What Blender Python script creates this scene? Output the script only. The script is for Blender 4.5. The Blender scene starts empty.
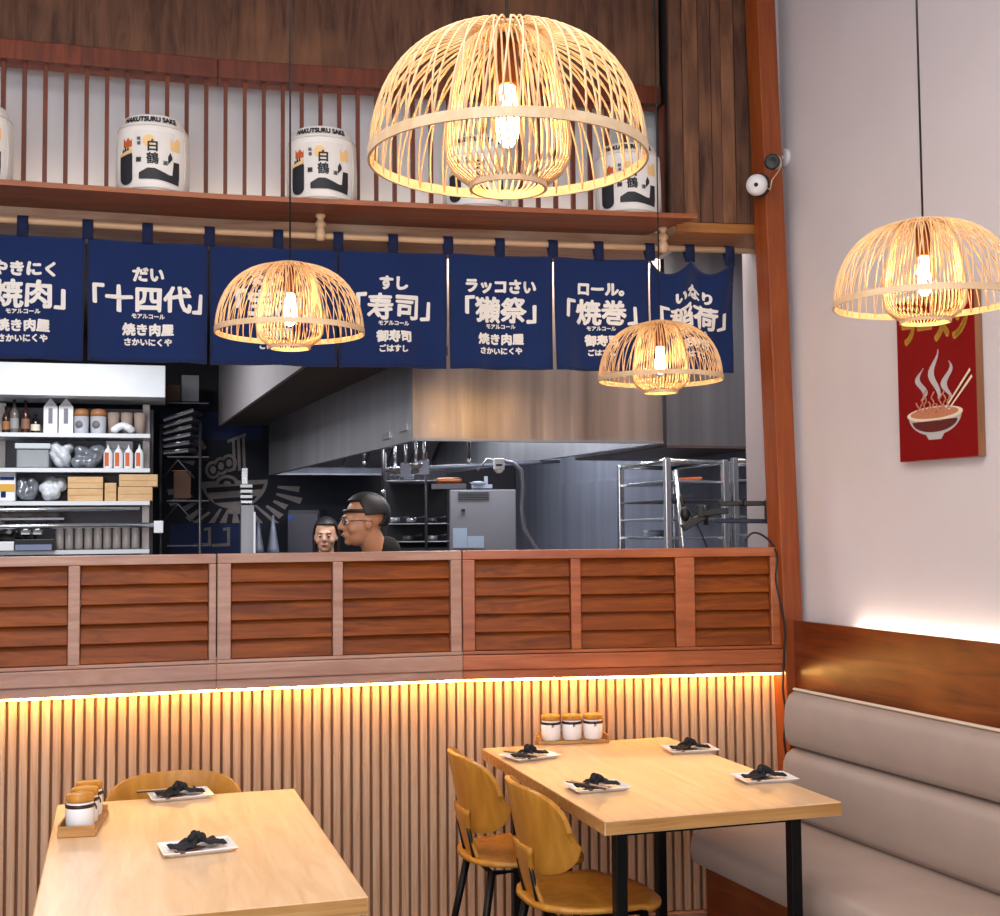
import bpy, math, random
from mathutils import Vector, Matrix, noise
random.seed(7)
scn = bpy.context.scene
COL = scn.collection
PI = math.pi

# ------------------------------------------------------------------ camera
H = 1.55; FPX = 1250.0
PITCH = math.atan(70 / FPX); ROLL = math.radians(0.5)
Fw = Vector((0, math.cos(PITCH), math.sin(PITCH)))
U0 = Vector((0, -math.sin(PITCH), math.cos(PITCH)))
R0 = Vector((1, 0, 0))
Rc = R0 * math.cos(ROLL) - U0 * math.sin(ROLL)
Uc = R0 * math.sin(ROLL) + U0 * math.cos(ROLL)
CAM = Vector((0, 0, H))
cd = bpy.data.cameras.new('camera'); co = bpy.data.objects.new('camera', cd); COL.objects.link(co)
M = Matrix((Rc, Uc, -Fw)).transposed().to_4x4(); M.translation = CAM
co.matrix_world = M
cd.sensor_fit = 'HORIZONTAL'; cd.sensor_width = 36.0; cd.lens = 36.0 * FPX / 1000.0
cd.clip_start = 0.05; cd.clip_end = 60
scn.camera = co

def ray(px, py): return Fw + Rc * ((px - 500) / FPX) + Uc * ((458 - py) / FPX)
def P(px, py, Y):
    r = ray(px, py); return CAM + r * (Y / r.y)
def PZ(px, py, z):
    r = ray(px, py); return CAM + r * ((z - H) / r.z)

# ------------------------------------------------------------------ materials
def lin(c):
    if isinstance(c, str):
        c = c.lstrip('#'); c = [int(c[i:i+2], 16) / 255 for i in (0, 2, 4)]
    return tuple((x / 12.92 if x <= 0.04045 else ((x + 0.055) / 1.055) ** 2.4) for x in c[:3]) + (1.0,)
MATS = {}
def base(name, color, rough=0.5, metal=0.0, spec=0.5, coat=0.0, bump=0.0, bscale=200, var=0.0, vscale=8, **kw):
    if name in MATS: return MATS[name]
    m = bpy.data.materials.new(name); m.use_nodes = True
    nt = m.node_tree; b = nt.nodes['Principled BSDF']
    b.inputs['Roughness'].default_value = rough; b.inputs['Metallic'].default_value = metal
    b.inputs['Specular IOR Level'].default_value = spec; b.inputs['Coat Weight'].default_value = coat
    c = lin(color)
    tc = nt.nodes.new('ShaderNodeTexCoord')
    nz = nt.nodes.new('ShaderNodeTexNoise'); nz.inputs['Scale'].default_value = vscale; nz.inputs['Detail'].default_value = 4
    nt.links.new(tc.outputs['Object'], nz.inputs['Vector'])
    rp = nt.nodes.new('ShaderNodeValToRGB')
    k = max(var, 0.03)
    rp.color_ramp.elements[0].position = .3; rp.color_ramp.elements[1].position = .7
    rp.color_ramp.elements[0].color = tuple(x * (1 - k) for x in c[:3]) + (1,)
    rp.color_ramp.elements[1].color = tuple(min(1, x * (1 + k)) for x in c[:3]) + (1,)
    nt.links.new(nz.outputs['Fac'], rp.inputs['Fac']); nt.links.new(rp.outputs['Color'], b.inputs['Base Color'])
    if bump:
        n2 = nt.nodes.new('ShaderNodeTexNoise'); n2.inputs['Scale'].default_value = bscale
        nt.links.new(tc.outputs['Object'], n2.inputs['Vector'])
        bp = nt.nodes.new('ShaderNodeBump'); bp.inputs['Strength'].default_value = bump; bp.inputs['Distance'].default_value = 0.002
        nt.links.new(n2.outputs['Fac'], bp.inputs['Height']); nt.links.new(bp.outputs['Normal'], b.inputs['Normal'])
    if kw.get('trans'): b.inputs['Transmission Weight'].default_value = kw['trans']
    if kw.get('alpha'): b.inputs['Alpha'].default_value = kw['alpha']
    if kw.get('sub'):
        b.inputs['Subsurface Weight'].default_value = kw['sub']; b.inputs['Subsurface Radius'].default_value = (.01, .004, .002)
    if kw.get('sheen'): b.inputs['Sheen Weight'].default_value = kw['sheen']
    MATS[name] = m; return m

def wood(name, c1, c2, grain='x', rotz=0.0, rough=0.45, fine=1.0, stretch=12, knots=True, coat=0.0, c3=None, bump=.25, spec=.4):
    """long-grain wood, grain along the given axis after turning by rotz"""
    if name in MATS: return MATS[name]
    m = bpy.data.materials.new(name); m.use_nodes = True
    nt = m.node_tree; b = nt.nodes['Principled BSDF']
    b.inputs['Coat Weight'].default_value = coat; b.inputs['Coat Roughness'].default_value = .25
    b.inputs['Specular IOR Level'].default_value = spec
    tc = nt.nodes.new('ShaderNodeTexCoord')
    r = nt.nodes.new('ShaderNodeMapping'); r.inputs['Rotation'].default_value = (0, 0, -rotz)
    nt.links.new(tc.outputs['Object'], r.inputs['Vector'])
    s = nt.nodes.new('ShaderNodeMapping')
    sc = [stretch * fine] * 3; sc['xyz'.index(grain)] = 1.0 * fine
    s.inputs['Scale'].default_value = sc
    nt.links.new(r.outputs['Vector'], s.inputs['Vector'])
    n1 = nt.nodes.new('ShaderNodeTexNoise'); n1.inputs['Scale'].default_value = 2.2; n1.inputs['Detail'].default_value = 8
    n1.inputs['Roughness'].default_value = .62; n1.inputs['Distortion'].default_value = .9
    nt.links.new(s.outputs['Vector'], n1.inputs['Vector'])
    rp = nt.nodes.new('ShaderNodeValToRGB'); e = rp.color_ramp.elements
    e[0].position = .32; e[0].color = lin(c2); e[1].position = .66; e[1].color = lin(c1)
    nt.links.new(n1.outputs['Fac'], rp.inputs['Fac'])
    n2 = nt.nodes.new('ShaderNodeTexNoise'); n2.inputs['Scale'].default_value = 3.1; n2.inputs['Detail'].default_value = 2
    nt.links.new(r.outputs['Vector'], n2.inputs['Vector'])
    mx = nt.nodes.new('ShaderNodeMixRGB'); mx.blend_type = 'MIX'; mx.inputs['Color2'].default_value = lin(c3 or c2)
    cr = nt.nodes.new('ShaderNodeValToRGB'); cr.color_ramp.elements[0].position = .5; cr.color_ramp.elements[1].position = .75
    cr.color_ramp.elements[1].color = (.6, .6, .6, 1)
    nt.links.new(n2.outputs['Fac'], cr.inputs['Fac']); nt.links.new(cr.outputs['Color'], mx.inputs['Fac'])
    nt.links.new(rp.outputs['Color'], mx.inputs['Color1'])
    nt.links.new(mx.outputs['Color'], b.inputs['Base Color'])
    b.inputs['Roughness'].default_value = rough
    bp = nt.nodes.new('ShaderNodeBump'); bp.inputs['Strength'].default_value = bump; bp.inputs['Distance'].default_value = .002
    nt.links.new(n1.outputs['Fac'], bp.inputs['Height']); nt.links.new(bp.outputs['Normal'], b.inputs['Normal'])
    MATS[name] = m; return m

def steel(name, color, rough=.3, aniso_z=True, var=.12, metal=.85, bump=.35):
    if name in MATS: return MATS[name]
    m = bpy.data.materials.new(name); m.use_nodes = True
    nt = m.node_tree; b = nt.nodes['Principled BSDF']
    b.inputs['Metallic'].default_value = metal
    tc = nt.nodes.new('ShaderNodeTexCoord'); mp = nt.nodes.new('ShaderNodeMapping')
    mp.inputs['Scale'].default_value = (6, 6, .25) if aniso_z else (.4, .4, 30)
    nt.links.new(tc.outputs['Object'], mp.inputs['Vector'])
    n = nt.nodes.new('ShaderNodeTexNoise'); n.inputs['Scale'].default_value = 1.4; n.inputs['Detail'].default_value = 6
    nt.links.new(mp.outputs['Vector'], n.inputs['Vector'])
    rp = nt.nodes.new('ShaderNodeValToRGB'); c = lin(color)
    rp.color_ramp.elements[0].position = .35; rp.color_ramp.elements[1].position = .65
    rp.color_ramp.elements[0].color = tuple(x * (1 - var * 2) for x in c[:3]) + (1,)
    rp.color_ramp.elements[1].color = tuple(min(1, x * (1 + var)) for x in c[:3]) + (1,)
    nt.links.new(n.outputs['Fac'], rp.inputs['Fac']); nt.links.new(rp.outputs['Color'], b.inputs['Base Color'])
    b.inputs['Roughness'].default_value = rough
    bp = nt.nodes.new('ShaderNodeBump'); bp.inputs['Strength'].default_value = bump; bp.inputs['Distance'].default_value = .02
    nt.links.new(n.outputs['Fac'], bp.inputs['Height']); nt.links.new(bp.outputs['Normal'], b.inputs['Normal'])
    MATS[name] = m; return m

def emis(name, color, strength):
    if name in MATS: return MATS[name]
    m = bpy.data.materials.new(name); m.use_nodes = True
    b = m.node_tree.nodes['Principled BSDF']
    b.inputs['Base Color'].default_value = lin(color)
    b.inputs['Emission Color'].default_value = lin(color); b.inputs['Emission Strength'].default_value = strength
    MATS[name] = m; return m

# ------------------------------------------------------------------ mesh building
class MB:
    def __init__(s): s.v = []; s.f = []; s.sm = []
    def add(s, vs, fs, smooth=False):
        o = len(s.v); s.v += [tuple(v) for v in vs]
        for f in fs: s.f.append(tuple(i + o for i in f)); s.sm.append(smooth)
        return s
    def box(s, c, size, M=None, rz=0.0):
        x, y, z = size[0] / 2, size[1] / 2, size[2] / 2
        R = M if M is not None else Matrix.Rotation(rz, 3, 'Z')
        c = Vector(c)
        vs = [c + R @ Vector((a * x, b * y, d * z)) for a in (-1, 1) for b in (-1, 1) for d in (-1, 1)]
        return s.add(vs, [(0, 1, 3, 2), (4, 6, 7, 5), (0, 4, 5, 1), (2, 3, 7, 6), (0, 2, 6, 4), (1, 5, 7, 3)])
    def prism(s, poly, z0, z1):
        n = len(poly)
        vs = [(p[0], p[1], z0) for p in poly] + [(p[0], p[1], z1) for p in poly]
        fs = [tuple(range(n))[::-1], tuple(range(n, 2 * n))] + [(i, (i + 1) % n, n + (i + 1) % n, n + i) for i in range(n)]
        return s.add(vs, fs)
    def extrude(s, poly, d):
        """closed polygon of 3D points pushed along vector d"""
        n = len(poly); d = Vector(d)
        vs = [Vector(p) for p in poly] + [Vector(p) + d for p in poly]
        fs = [tuple(range(n))[::-1], tuple(range(n, 2 * n))] + [(i, (i + 1) % n, n + (i + 1) % n, n + i) for i in range(n)]
        return s.add(vs, fs)
    def tube(s, pts, r, n=8, closed=False, cap=True):
        pts = [Vector(p) for p in pts]; m = len(pts)
        rr = r if isinstance(r, (list, tuple)) else [r] * m
        vs = []; prev = None
        for i, p in enumerate(pts):
            if closed: t = pts[(i + 1) % m] - pts[i - 1]
            else: t = pts[min(i + 1, m - 1)] - pts[max(i - 1, 0)]
            t.normalize()
            if prev is None:
                a = Vector((0, 0, 1)) if abs(t.z) < .9 else Vector((1, 0, 0))
                u = t.cross(a).normalized()
            else:
                u = prev - t * prev.dot(t)
                u = u.normalized() if u.length > 1e-6 else t.orthogonal().normalized()
            prev = u; w = t.cross(u)
            for k in range(n):
                a = 2 * PI * k / n
                vs.append(p + (u * math.cos(a) + w * math.sin(a)) * rr[i])
        fs = []
        for i in range(m if closed else m - 1):
            for k in range(n):
                a = i * n + k; b = i * n + (k + 1) % n; c = ((i + 1) % m) * n
                fs.append((a, b, c + (k + 1) % n, c + k))
        if not closed and cap: fs += [tuple(range(n))[::-1], tuple((m - 1) * n + k for k in range(n))]
        return s.add(vs, fs, True)
    def lathe(s, prof, c=(0, 0, 0), n=32, M=None, smooth=True):
        """prof = [(r,z)...]; r=0 ends close"""
        c = Vector(c); vs = []; idx = []
        for r, z in prof:
            if r < 1e-6: idx.append([len(vs)]); vs.append(Vector((0, 0, z)))
            else:
                idx.append(list(range(len(vs), len(vs) + n)))
                vs += [Vector((r * math.cos(2 * PI * k / n), r * math.sin(2 * PI * k / n), z)) for k in range(n)]
        fs = []
        for a, b in zip(idx, idx[1:]):
            for k in range(n):
                k2 = (k + 1) % n
                if len(a) == 1 and len(b) == 1: continue
                if len(a) == 1: fs.append((a[0], b[k2], b[k]))
                elif len(b) == 1: fs.append((a[k], a[k2], b[0]))
                else: fs.append((a[k], a[k2], b[k2], b[k]))
        if M is not None: vs = [M @ v for v in vs]
        return s.add([c + v for v in vs], fs, smooth)
    def ell(s, c, r, M=None, n=20, m=12):
        prof = [(max(0, math.sin(PI * i / m)), -math.cos(PI * i / m)) for i in range(m + 1)]
        S = Matrix.Diagonal(r if isinstance(r, (tuple, list)) else (r, r, r)).to_3x3()
        return s.lathe(prof, c, n, (M.to_3x3() @ S) if M is not None else S)
    def cap(s, a, b, ra, rb, n=14):
        """tapered capsule"""
        a = Vector(a); b = Vector(b); d = (b - a); L = d.length; d.normalize()
        pts = []; rr = []
        for i in range(5):
            t = i / 4 * PI / 2; pts.append(a - d * ra * math.cos(t)); rr.append(max(.0004, ra * math.sin(t)))
        for i in range(5):
            t = i / 4 * PI / 2; pts.append(b + d * rb * math.sin(t)); rr.append(max(.0004, rb * math.cos(t)))
        return s.tube(pts, rr, n)
    def build(s, name, mat, parent=None, bevel=0.0, seg=2, smooth=None, remesh=0):
        me = bpy.data.meshes.new(name); me.from_pydata(s.v, [], s.f); me.validate()
        me.materials.append(mat)
        if len(me.polygons) == len(s.sm):
            me.polygons.foreach_set('use_smooth', [bool(x) if smooth is None else smooth for x in s.sm])
        me.update()
        o = bpy.data.objects.new(name, me); COL.objects.link(o)
        if bevel:
            b = o.modifiers.new('bevel', 'BEVEL'); b.width = bevel; b.segments = seg; b.limit_method = 'ANGLE'; b.angle_limit = math.radians(40)
        if remesh:
            r = o.modifiers.new('remesh', 'REMESH'); r.mode = 'VOXEL'; r.voxel_size = remesh; r.use_smooth_shade = True
            sm = o.modifiers.new('smooth', 'SMOOTH'); sm.iterations = 3
        if parent is not None:
            o.parent = parent; o.matrix_parent_inverse = root_matrix(parent).inverted()
        return o
def root_matrix(o):
    m = Matrix.LocRotScale(o.location, o.rotation_euler, None)
    if o.parent is not None: m = root_matrix(o.parent) @ o.matrix_parent_inverse @ m
    return m
def tag(o, label, cat, group=None, kind=None):
    o['label'] = label; o['category'] = cat
    if group: o['group'] = group
    if kind: o['kind'] = kind
    return o
def thing(name, label, cat, loc=(0, 0, 0), rz=0.0, group=None):
    o = bpy.data.objects.new(name, None); o.empty_display_size = .05; COL.objects.link(o)
    o.location = loc; o.rotation_euler = (0, 0, rz)
    return tag(o, label, cat, group)
def struct(o, label=None, cat=None):
    o['kind'] = 'structure'
    if label: o['label'] = label; o['category'] = cat or 'wall'
    return o
def dup(root, loc, rz=0.0, label=None, group=None):
    r = root.copy(); COL.objects.link(r); r.location = loc; r.rotation_euler = (0, 0, rz)
    if label: r['label'] = label
    if group: r['group'] = group
    def rec(a, b):
        for ch in a.children:
            if ch.name in seen: continue
            c = ch.copy(); COL.objects.link(c); c.parent = b; seen.add(c.name); rec(ch, c)
    seen = set(); rec(root, r)
    return r

def text_mesh(txt, size, offset=0.0, align='CENTER', spacing=1.0):
    cu = bpy.data.curves.new('t', 'FONT'); cu.body = txt; cu.size = size; cu.align_x = align; cu.align_y = 'CENTER'
    cu.resolution_u = 3; cu.space_character = spacing; cu.fill_mode = 'FRONT'
    o = bpy.data.objects.new('t', cu); COL.objects.link(o)
    dg = bpy.context.evaluated_depsgraph_get(); dg.update()
    me = bpy.data.meshes.new_from_object(o.evaluated_get(dg))
    vs = [tuple(v.co) for v in me.vertices]; fs = [tuple(p.vertices) for p in me.polygons]
    bpy.data.objects.remove(o); bpy.data.curves.remove(cu); bpy.data.meshes.remove(me)
    if offset:                       # heavier brush weight: the outline laid down again around itself
        V, F = list(vs), list(fs); n0 = len(vs)
        for k in range(8):
            a = PI * k / 4; dx, dy = offset * math.cos(a), offset * math.sin(a); o_ = len(V)
            V += [(v[0] + dx, v[1] + dy, 0) for v in vs[:n0]]; F += [tuple(i + o_ for i in f) for f in fs]
        return V, F
    return vs, fs

# ------------------------------------------------------------------ plan: the counter line (facets) and offsets
A_ = Vector((-1.708, 4.27)); B_ = Vector((-1.017, 4.49)); C_ = Vector((-0.147, 4.72)); D_ = Vector((1.105, 4.86))
dAB = (B_ - A_).normalized(); L_ = A_ - dAB * 1.75
PTS = [L_, B_, C_, D_]
def offset_pts(off):
    out = []
    for i, p in enumerate(PTS):
        ns = []
        if i > 0: d = (PTS[i] - PTS[i-1]).normalized(); ns.append(Vector((-d.y, d.x)))
        if i < len(PTS) - 1: d = (PTS[i+1] - PTS[i]).normalized(); ns.append(Vector((-d.y, d.x)))
        if len(ns) == 1: out.append(p + ns[0] * off)
        else:
            m = (ns[0] + ns[1]).normalized(); out.append(p + m * (off / m.dot(ns[0])))
    return out
class Path:
    def __init__(s, off):
        s.p = offset_pts(off); s.L = [0]
        for a, b in zip(s.p, s.p[1:]): s.L.append(s.L[-1] + (b - a).length)
    def seg(s, t):
        for i in range(len(s.p) - 1):
            if t <= s.L[i+1] or i == len(s.p) - 2: return i
    def at(s, t, off=0.0):
        i = s.seg(t); d = (s.p[i+1] - s.p[i]).normalized(); n = Vector((-d.y, d.x))
        return s.p[i] + d * (t - s.L[i]) + n * off
    def ang(s, t):
        i = s.seg(t); d = s.p[i+1] - s.p[i]; return math.atan2(d.y, d.x)
    def s_px(s, px, z):
        best = None
        lo, hi = 0.0, s.L[-1]
        for _ in range(50):
            mid = (lo + hi) / 2; q = s.at(mid); v = Vector((q.x, q.y, z)) - CAM
            x = 500 + FPX * v.dot(Rc) / v.dot(Fw)
            if x < px: lo = mid
            else: hi = mid
        return (lo + hi) / 2
def band(mb, o0, o1, z0, z1, segs=None):
    """solid running along the counter line between two offsets"""
    a = offset_pts(o0); b = offset_pts(o1)
    for i in (segs if segs is not None else range(len(PTS) - 1)):
        mb.prism([a[i], a[i+1], b[i+1], b[i]], z0, z1)
    return mb
ANG = [math.atan2((PTS[i+1] - PTS[i]).y, (PTS[i+1] - PTS[i]).x) for i in range(3)]
EA = math.radians(17); e1 = Vector((math.cos(EA), math.sin(EA), 0)); e2 = Vector((-math.sin(EA), math.cos(EA), 0))
Z_LED = .984; Z_TOP = 1.466

# ------------------------------------------------------------------ material library
m_plaster = base('plaster wall', '#d3ccd0', .9, bump=.15, bscale=60, var=.03, vscale=3)
m_ceiling = base('ceiling paint', '#e4e0dc', .9)
m_rail = wood('reddish counter wood', '#bd9684', '#a07462', 'x', math.radians(12), rough=.38, c3='#a08078', spec=.5)
m_railR = wood('varnished counter wood', '#b8683a', '#8e4520', 'x', math.radians(6), rough=.3, c3='#8a4a24', coat=.3)
m_louver = wood('louver wood', '#944a0c', '#5e2602', 'x', math.radians(12), rough=.45, stretch=16, c3='#7c3a10', coat=0.0, spec=.25)
m_flute = wood('fluted oak', '#ccab92', '#ae886c', 'z', 0, rough=.5, stretch=30, c3='#b98c6a', spec=.35)
m_fluteback = base('flute backing', '#96694c', .8)
m_shelf = wood('shelf wood', '#94563a', '#6d3922', 'x', math.radians(12), rough=.5, c3='#7b5a50')
m_shelfedge = wood('shelf edge wood', '#a8633a', '#864322', 'x', math.radians(12), rough=.45)
m_soffit = wood('soffit wood', '#b98e70', '#94694c', 'x', math.radians(12), rough=.5, c3='#d0b8a0')
m_slat = wood('red slat wood', '#7c3414', '#501e0a', 'z', 0, rough=.5)
m_plank = wood('rustic planks', '#6f4b38', '#3a2218', 'z', 0, rough=.75, stretch=9, c3='#8d6042', bump=.6)
m_plank2 = wood('rustic planks pale', '#8a5f44', '#52331f', 'z', 0, rough=.75, stretch=9, c3='#4a3024', bump=.6)
m_post = wood('red post wood', '#9a4d1e', '#7c3510', 'z', 0, rough=.35, stretch=14, coat=.3, c3='#8a4018')
m_backdrop = base('white backdrop', '#dcdee4', .8, var=.04, vscale=2)
m_rod = wood('pale rod wood', '#e0c09c', '#c49c78', 'x', math.radians(12), rough=.4)
m_table = wood('pale ash top', '#e6c6a2', '#d2ac82', 'y', EA, rough=.36, stretch=9, c3='#deb88a', bump=.1, coat=.15)
m_tableedge = wood('table edge ply', '#c99a5e', '#a3713c', 'x', EA, rough=.45, stretch=20)
m_chair = wood('mustard bent ply', '#c98c35', '#a96f22', 'z', 0, rough=.38, stretch=10, bump=.08, coat=.1)
m_black = base('black metal', '#151517', .4, .6)
m_blackpl = base('black plastic', '#121214', .45)
m_bamboo = wood('bamboo strips', '#e6c49a', '#cfa172', 'z', 0, rough=.45, stretch=10, bump=.05)
m_band = wood('bamboo band', '#e2c7a4', '#cdaa80', 'x', 0, rough=.45, stretch=10, bump=.05)
m_bulb = emis('bulb glow', '#ffd890', 120)
m_led = emis('warm strip light', '#ffc972', 46)
m_ledw = emis('warm white strip light', '#fff0d8', 26)
m_brass = base('aged brass', '#6a3c1c', .35, .8)
m_noren = base('indigo cloth', '#182a58', .95, spec=.15, bump=.3, bscale=500, var=.07, vscale=5, sheen=.2)
m_norend = base('indigo hem', '#101e44', .95)
m_white = base('white print', '#e6e2de', .8)
m_whitep = base('white porcelain', '#eeeef2', .2, coat=.3)
m_paper = base('barrel wrap', '#efebe8', .55, bump=.1, bscale=80)
m_ink = base('black ink', '#20232b', .6)
m_orange = base('orange print', '#c9602a', .6)
m_gold = base('gold print', '#f0c88a', .6)
m_rope = base('barrel cord', '#d8d2c8', .8)
m_leather = base('grey beige vinyl', '#a08a7e', .45, bump=.15, bscale=300, var=.04)
m_benchw = wood('bench board wood', '#7d3a14', '#56210a', 'x', math.radians(-69), rough=.3, stretch=10, coat=.4, c3='#94501e')
m_floor = base('floor tile', '#6b5a50', .5)
m_steel = steel('brushed steel', '#bcaa9c', .3, var=.2)  # stronger tone bands imitate warm reflections on the hood front, put into the colour
m_steeld = steel('dull steel', '#a8a8ae', .45, var=.06, bump=.06)
m_steelw = steel('bluish steel', '#8c90a0', .5, metal=.35, bump=.05, var=.08)
m_chrome = base('chrome wire', '#d2d4d8', .25, .9)
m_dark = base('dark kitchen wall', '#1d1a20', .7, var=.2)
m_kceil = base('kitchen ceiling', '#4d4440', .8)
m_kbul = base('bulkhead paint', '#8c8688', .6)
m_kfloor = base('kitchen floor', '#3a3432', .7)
m_fasc = base('white panel', '#f4f6fa', .4)
m_chalk = base('chalk grey', '#8e8480', .8, var=.15, vscale=20)
m_mural = base('mural navy', '#0e1222', .7, var=.2, vscale=6)
m_muralb = base('mural blue', '#122452', .7, var=.2, vscale=6)
m_glass = base('clear plastic', '#c8ccd2', .15, alpha=.45)
m_redposter = base('poster red', '#80040a', .6, spec=.2)
m_yellow = base('poster yellow', '#d9a63c', .5)
m_card = wood('cardboard', '#dcb78a', '#cda374', 'x', 0, rough=.8, bump=.05)
m_skin = base('skin', '#c08a68', .5, sub=.1)
m_hair = base('black hair', '#141012', .55)
m_cloth = base('black cloth', '#141418', .9, bump=.2)
m_grey = base('grey enamel', '#74747c', .45)
m_notes = base('pale blue paper', '#a4b4c8', .8)
m_napk = base('dark napkin', '#17151a', .8, bump=.3, bscale=120)
m_napb = wood('brown mat', '#5a4038', '#3c2822', 'x', 0)
m_plw = base('white plastic', '#e9e9ec', .4)
m_brown = base('amber glass', '#3a1e12', .2)
m_orgs = base('orange sauce', '#c8602c', .4)

# ------------------------------------------------------------------ room shell
WD = Vector((math.sin(math.radians(21)), -math.cos(math.radians(21)), 0))      # right wall runs toward the camera
WN = Vector((-WD.y, WD.x, 0)) * -1                                              # into the room (left)
if WN.x > 0: WN = -WN
W0 = Vector((1.165, 4.93, 0))
WANG = math.atan2(WD.y, WD.x)
def wp(t, off, z): q = W0 + WD * t + WN * off; return Vector((q.x, q.y, z))
def wbox(mb, t0, t1, o0, o1, z0, z1):
    ps = [wp(t0, o0, 0), wp(t1, o0, 0), wp(t1, o1, 0), wp(t0, o1, 0)]
    return mb.prism([(p.x, p.y) for p in ps], z0, z1)
ZC = 3.85
fl = MB(); fl.box((-.5, 2.3, -.05), (9, 8.2, .1)); struct(fl.build('floor', m_floor))
cl = MB(); cl.box((-.5, 2.6, ZC + .05), (9, 8.0, .1)); struct(cl.build('ceiling', m_ceiling))
w = wbox(MB(), -.25, 6.6, -.12, 0, 0, ZC); struct(w.build('wall_right', m_plaster))
w = MB(); w.prism([(L_.x - .2, L_.y + .5), (L_.x - .3, L_.y + .5), (L_.x - .3, -1.6), (L_.x - .2, -1.6)], 0, ZC); struct(w.build('wall_left', m_plaster))

# reddish post closing the corner (stands a little out of plumb, as in the photo)
pb = MB()
def postpt(px, py, Y, k): return P(px, py, Y)
lean = math.radians(-1.3)
q0 = Vector((1.165, 4.86))
a = Vector((WD.x, WD.y)); b = Vector((WN.x, WN.y))
base_c = [q0 + b * .0, q0 + b * .085, q0 + b * .085 - a * .09, q0 - a * .09]
vs = []
for z in (0, ZC):
    sh = math.tan(lean) * (z - 1.2)
    for c in base_c: vs.append((c.x + sh, c.y, z))
pb.add(vs, [(3, 2, 1, 0), (4, 5, 6, 7), (0, 1, 5, 4), (1, 2, 6, 5), (2, 3, 7, 6), (3, 0, 4, 7)])
struct(pb.build('trim_1', m_post, bevel=.004), 'tall reddish wooden corner post between kitchen opening and white wall', 'post')
# filler between post and the wall behind it
w = MB(); w.prism([(1.12, 4.97), (1.75, 5.16), (1.75, 5.36), (1.12, 5.2)], 0, ZC); struct(w.build('wall_back', m_plaster))

# fluted wall below the counter
w = band(MB(), .085, .3, 0.0, Z_LED); 
wb = struct(w.build('wall_front', m_fluteback))
pt = Path(.0735); fw = MB(); t = .02
while t < pt.L[-1] - .03:
    q = pt.at(t); fw.box((q.x, q.y, (.08 + Z_LED - .004) / 2), (.0275, .023, Z_LED - .004 - .08), rz=pt.ang(t)); t += .0362
fo = fw.build('cladding', m_flute, bevel=.006, seg=2); struct(fo, 'narrow vertical oak slats covering the wall under the counter', 'cladding')
bb = band(MB(), .03, .084, 0, .079); struct(bb.build('baseboard_front', m_rail))
# LED strip under the ledge
ls = band(MB(), .012, .03, Z_LED - .008, Z_LED - .001); tag(ls.build('led_strip', m_led), 'warm glowing light strip under the wooden counter ledge', 'light strip')

# counter ledge (lower rail), kitchen worktop, louvred screens
for i, (nm, mt) in enumerate((('reddish wooden ledge board under the left louvred screen', m_rail), ('reddish wooden ledge board under the middle louvred screen', m_rail), ('orange varnished ledge board under the right louvred screen', m_railR))):
    o = band(MB(), -.012, .26, Z_LED + .035, 1.075, [i]).build('counter_ledge', mt, bevel=.004)
    tag(o, nm, 'ledge', 'ledge boards of the counter')
    band(MB(), -.002, .26, Z_LED, Z_LED + .034, [i]).build('lower_trim', mt, o, bevel=.003)
wt = band(MB(), .265, .42, 1.02, 1.06); wt = wt.build('worktop', m_steeld); tag(wt, 'steel kitchen worktop hidden behind the louvred screens', 'worktop')
P0 = Path(0.0)
def louvre(seg, bays, stiles, mt, label):
    """bays/stiles in picture columns measured on the counter front"""
    i = seg; d = (PTS[i+1] - PTS[i]).normalized(); ang = ANG[i]
    base_s = P0.L[i]
    root = thing('louvred_screen', label, 'screen', (P0.at((P0.L[i] + P0.L[i+1]) / 2).x, P0.at((P0.L[i] + P0.L[i+1]) / 2).y, 1.076), ang, 'louvred screens on the counter')
    s0, s1 = P0.L[i] + .002, P0.L[i+1] - .002
    z0, z1 = 1.0765, Z_TOP
    def bx(mb, sa, sb, oa, ob, za, zb):
        pa = P0.at((sa + sb) / 2, (oa + ob) / 2) if False else None
        n = Vector((-d.y, d.x)); c = P0.p[i] + d * ((sa + sb) / 2 - P0.L[i]) + n * ((oa + ob) / 2)
        return mb.box((c.x, c.y, (za + zb) / 2), (sb - sa, ob - oa, zb - za), rz=ang)
    bx(MB(), s0, s1, 0, .05, z1 - .034, z1).build('top_rail', mt, root, bevel=.003)
    bx(MB(), s0, s1, 0, .05, z0, z0 + .012).build('bottom_rail', mt, root, bevel=.002)
    S = lambda px: P0.s_px(px, 1.3) if px is not None else None
    for a_, b_ in stiles:
        sa = s0 if a_ is None else S(a_); sb = s1 if b_ is None else S(b_)
        bx(MB(), sa, sb, .0, .048, z0 + .0125, z1 - .0345).build('stile', mt, root, bevel=.003)
    for a_, b_ in bays:
        sa = S(a_) + .001; sb = S(b_) - .001
        mb = MB(); n = Vector((-d.y, d.x, 0)); dd = Vector((d.x, d.y, 0))
        zz0 = z0 + .013; zz1 = z1 - .035; k = 5; hgt = (zz1 - zz0) / k
        for j in range(k):
            zc = zz0 + hgt * (j + .5); q = P0.p[i] + d * ((sa + sb) / 2 - P0.L[i])
            jig = (random.random() - .5) * .004
            c = Vector((q.x, q.y, zc)) + n * (.03 + jig)
            # blade leaning: top edge goes back, bottom edge comes forward
            tilt = Matrix.Rotation(ang, 3, 'Z') @ Matrix.Rotation(math.radians(-20 + random.uniform(-2, 2)), 3, 'X')
            mb.box(c, (sb - sa, .011, hgt * 1.09), tilt)
        mb.build('louver_panel', m_louver, root, bevel=.0025)
        bx(MB(), sa, sb, .052, .06, zz0, zz1).build('backing_board', m_louver, root)
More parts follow.
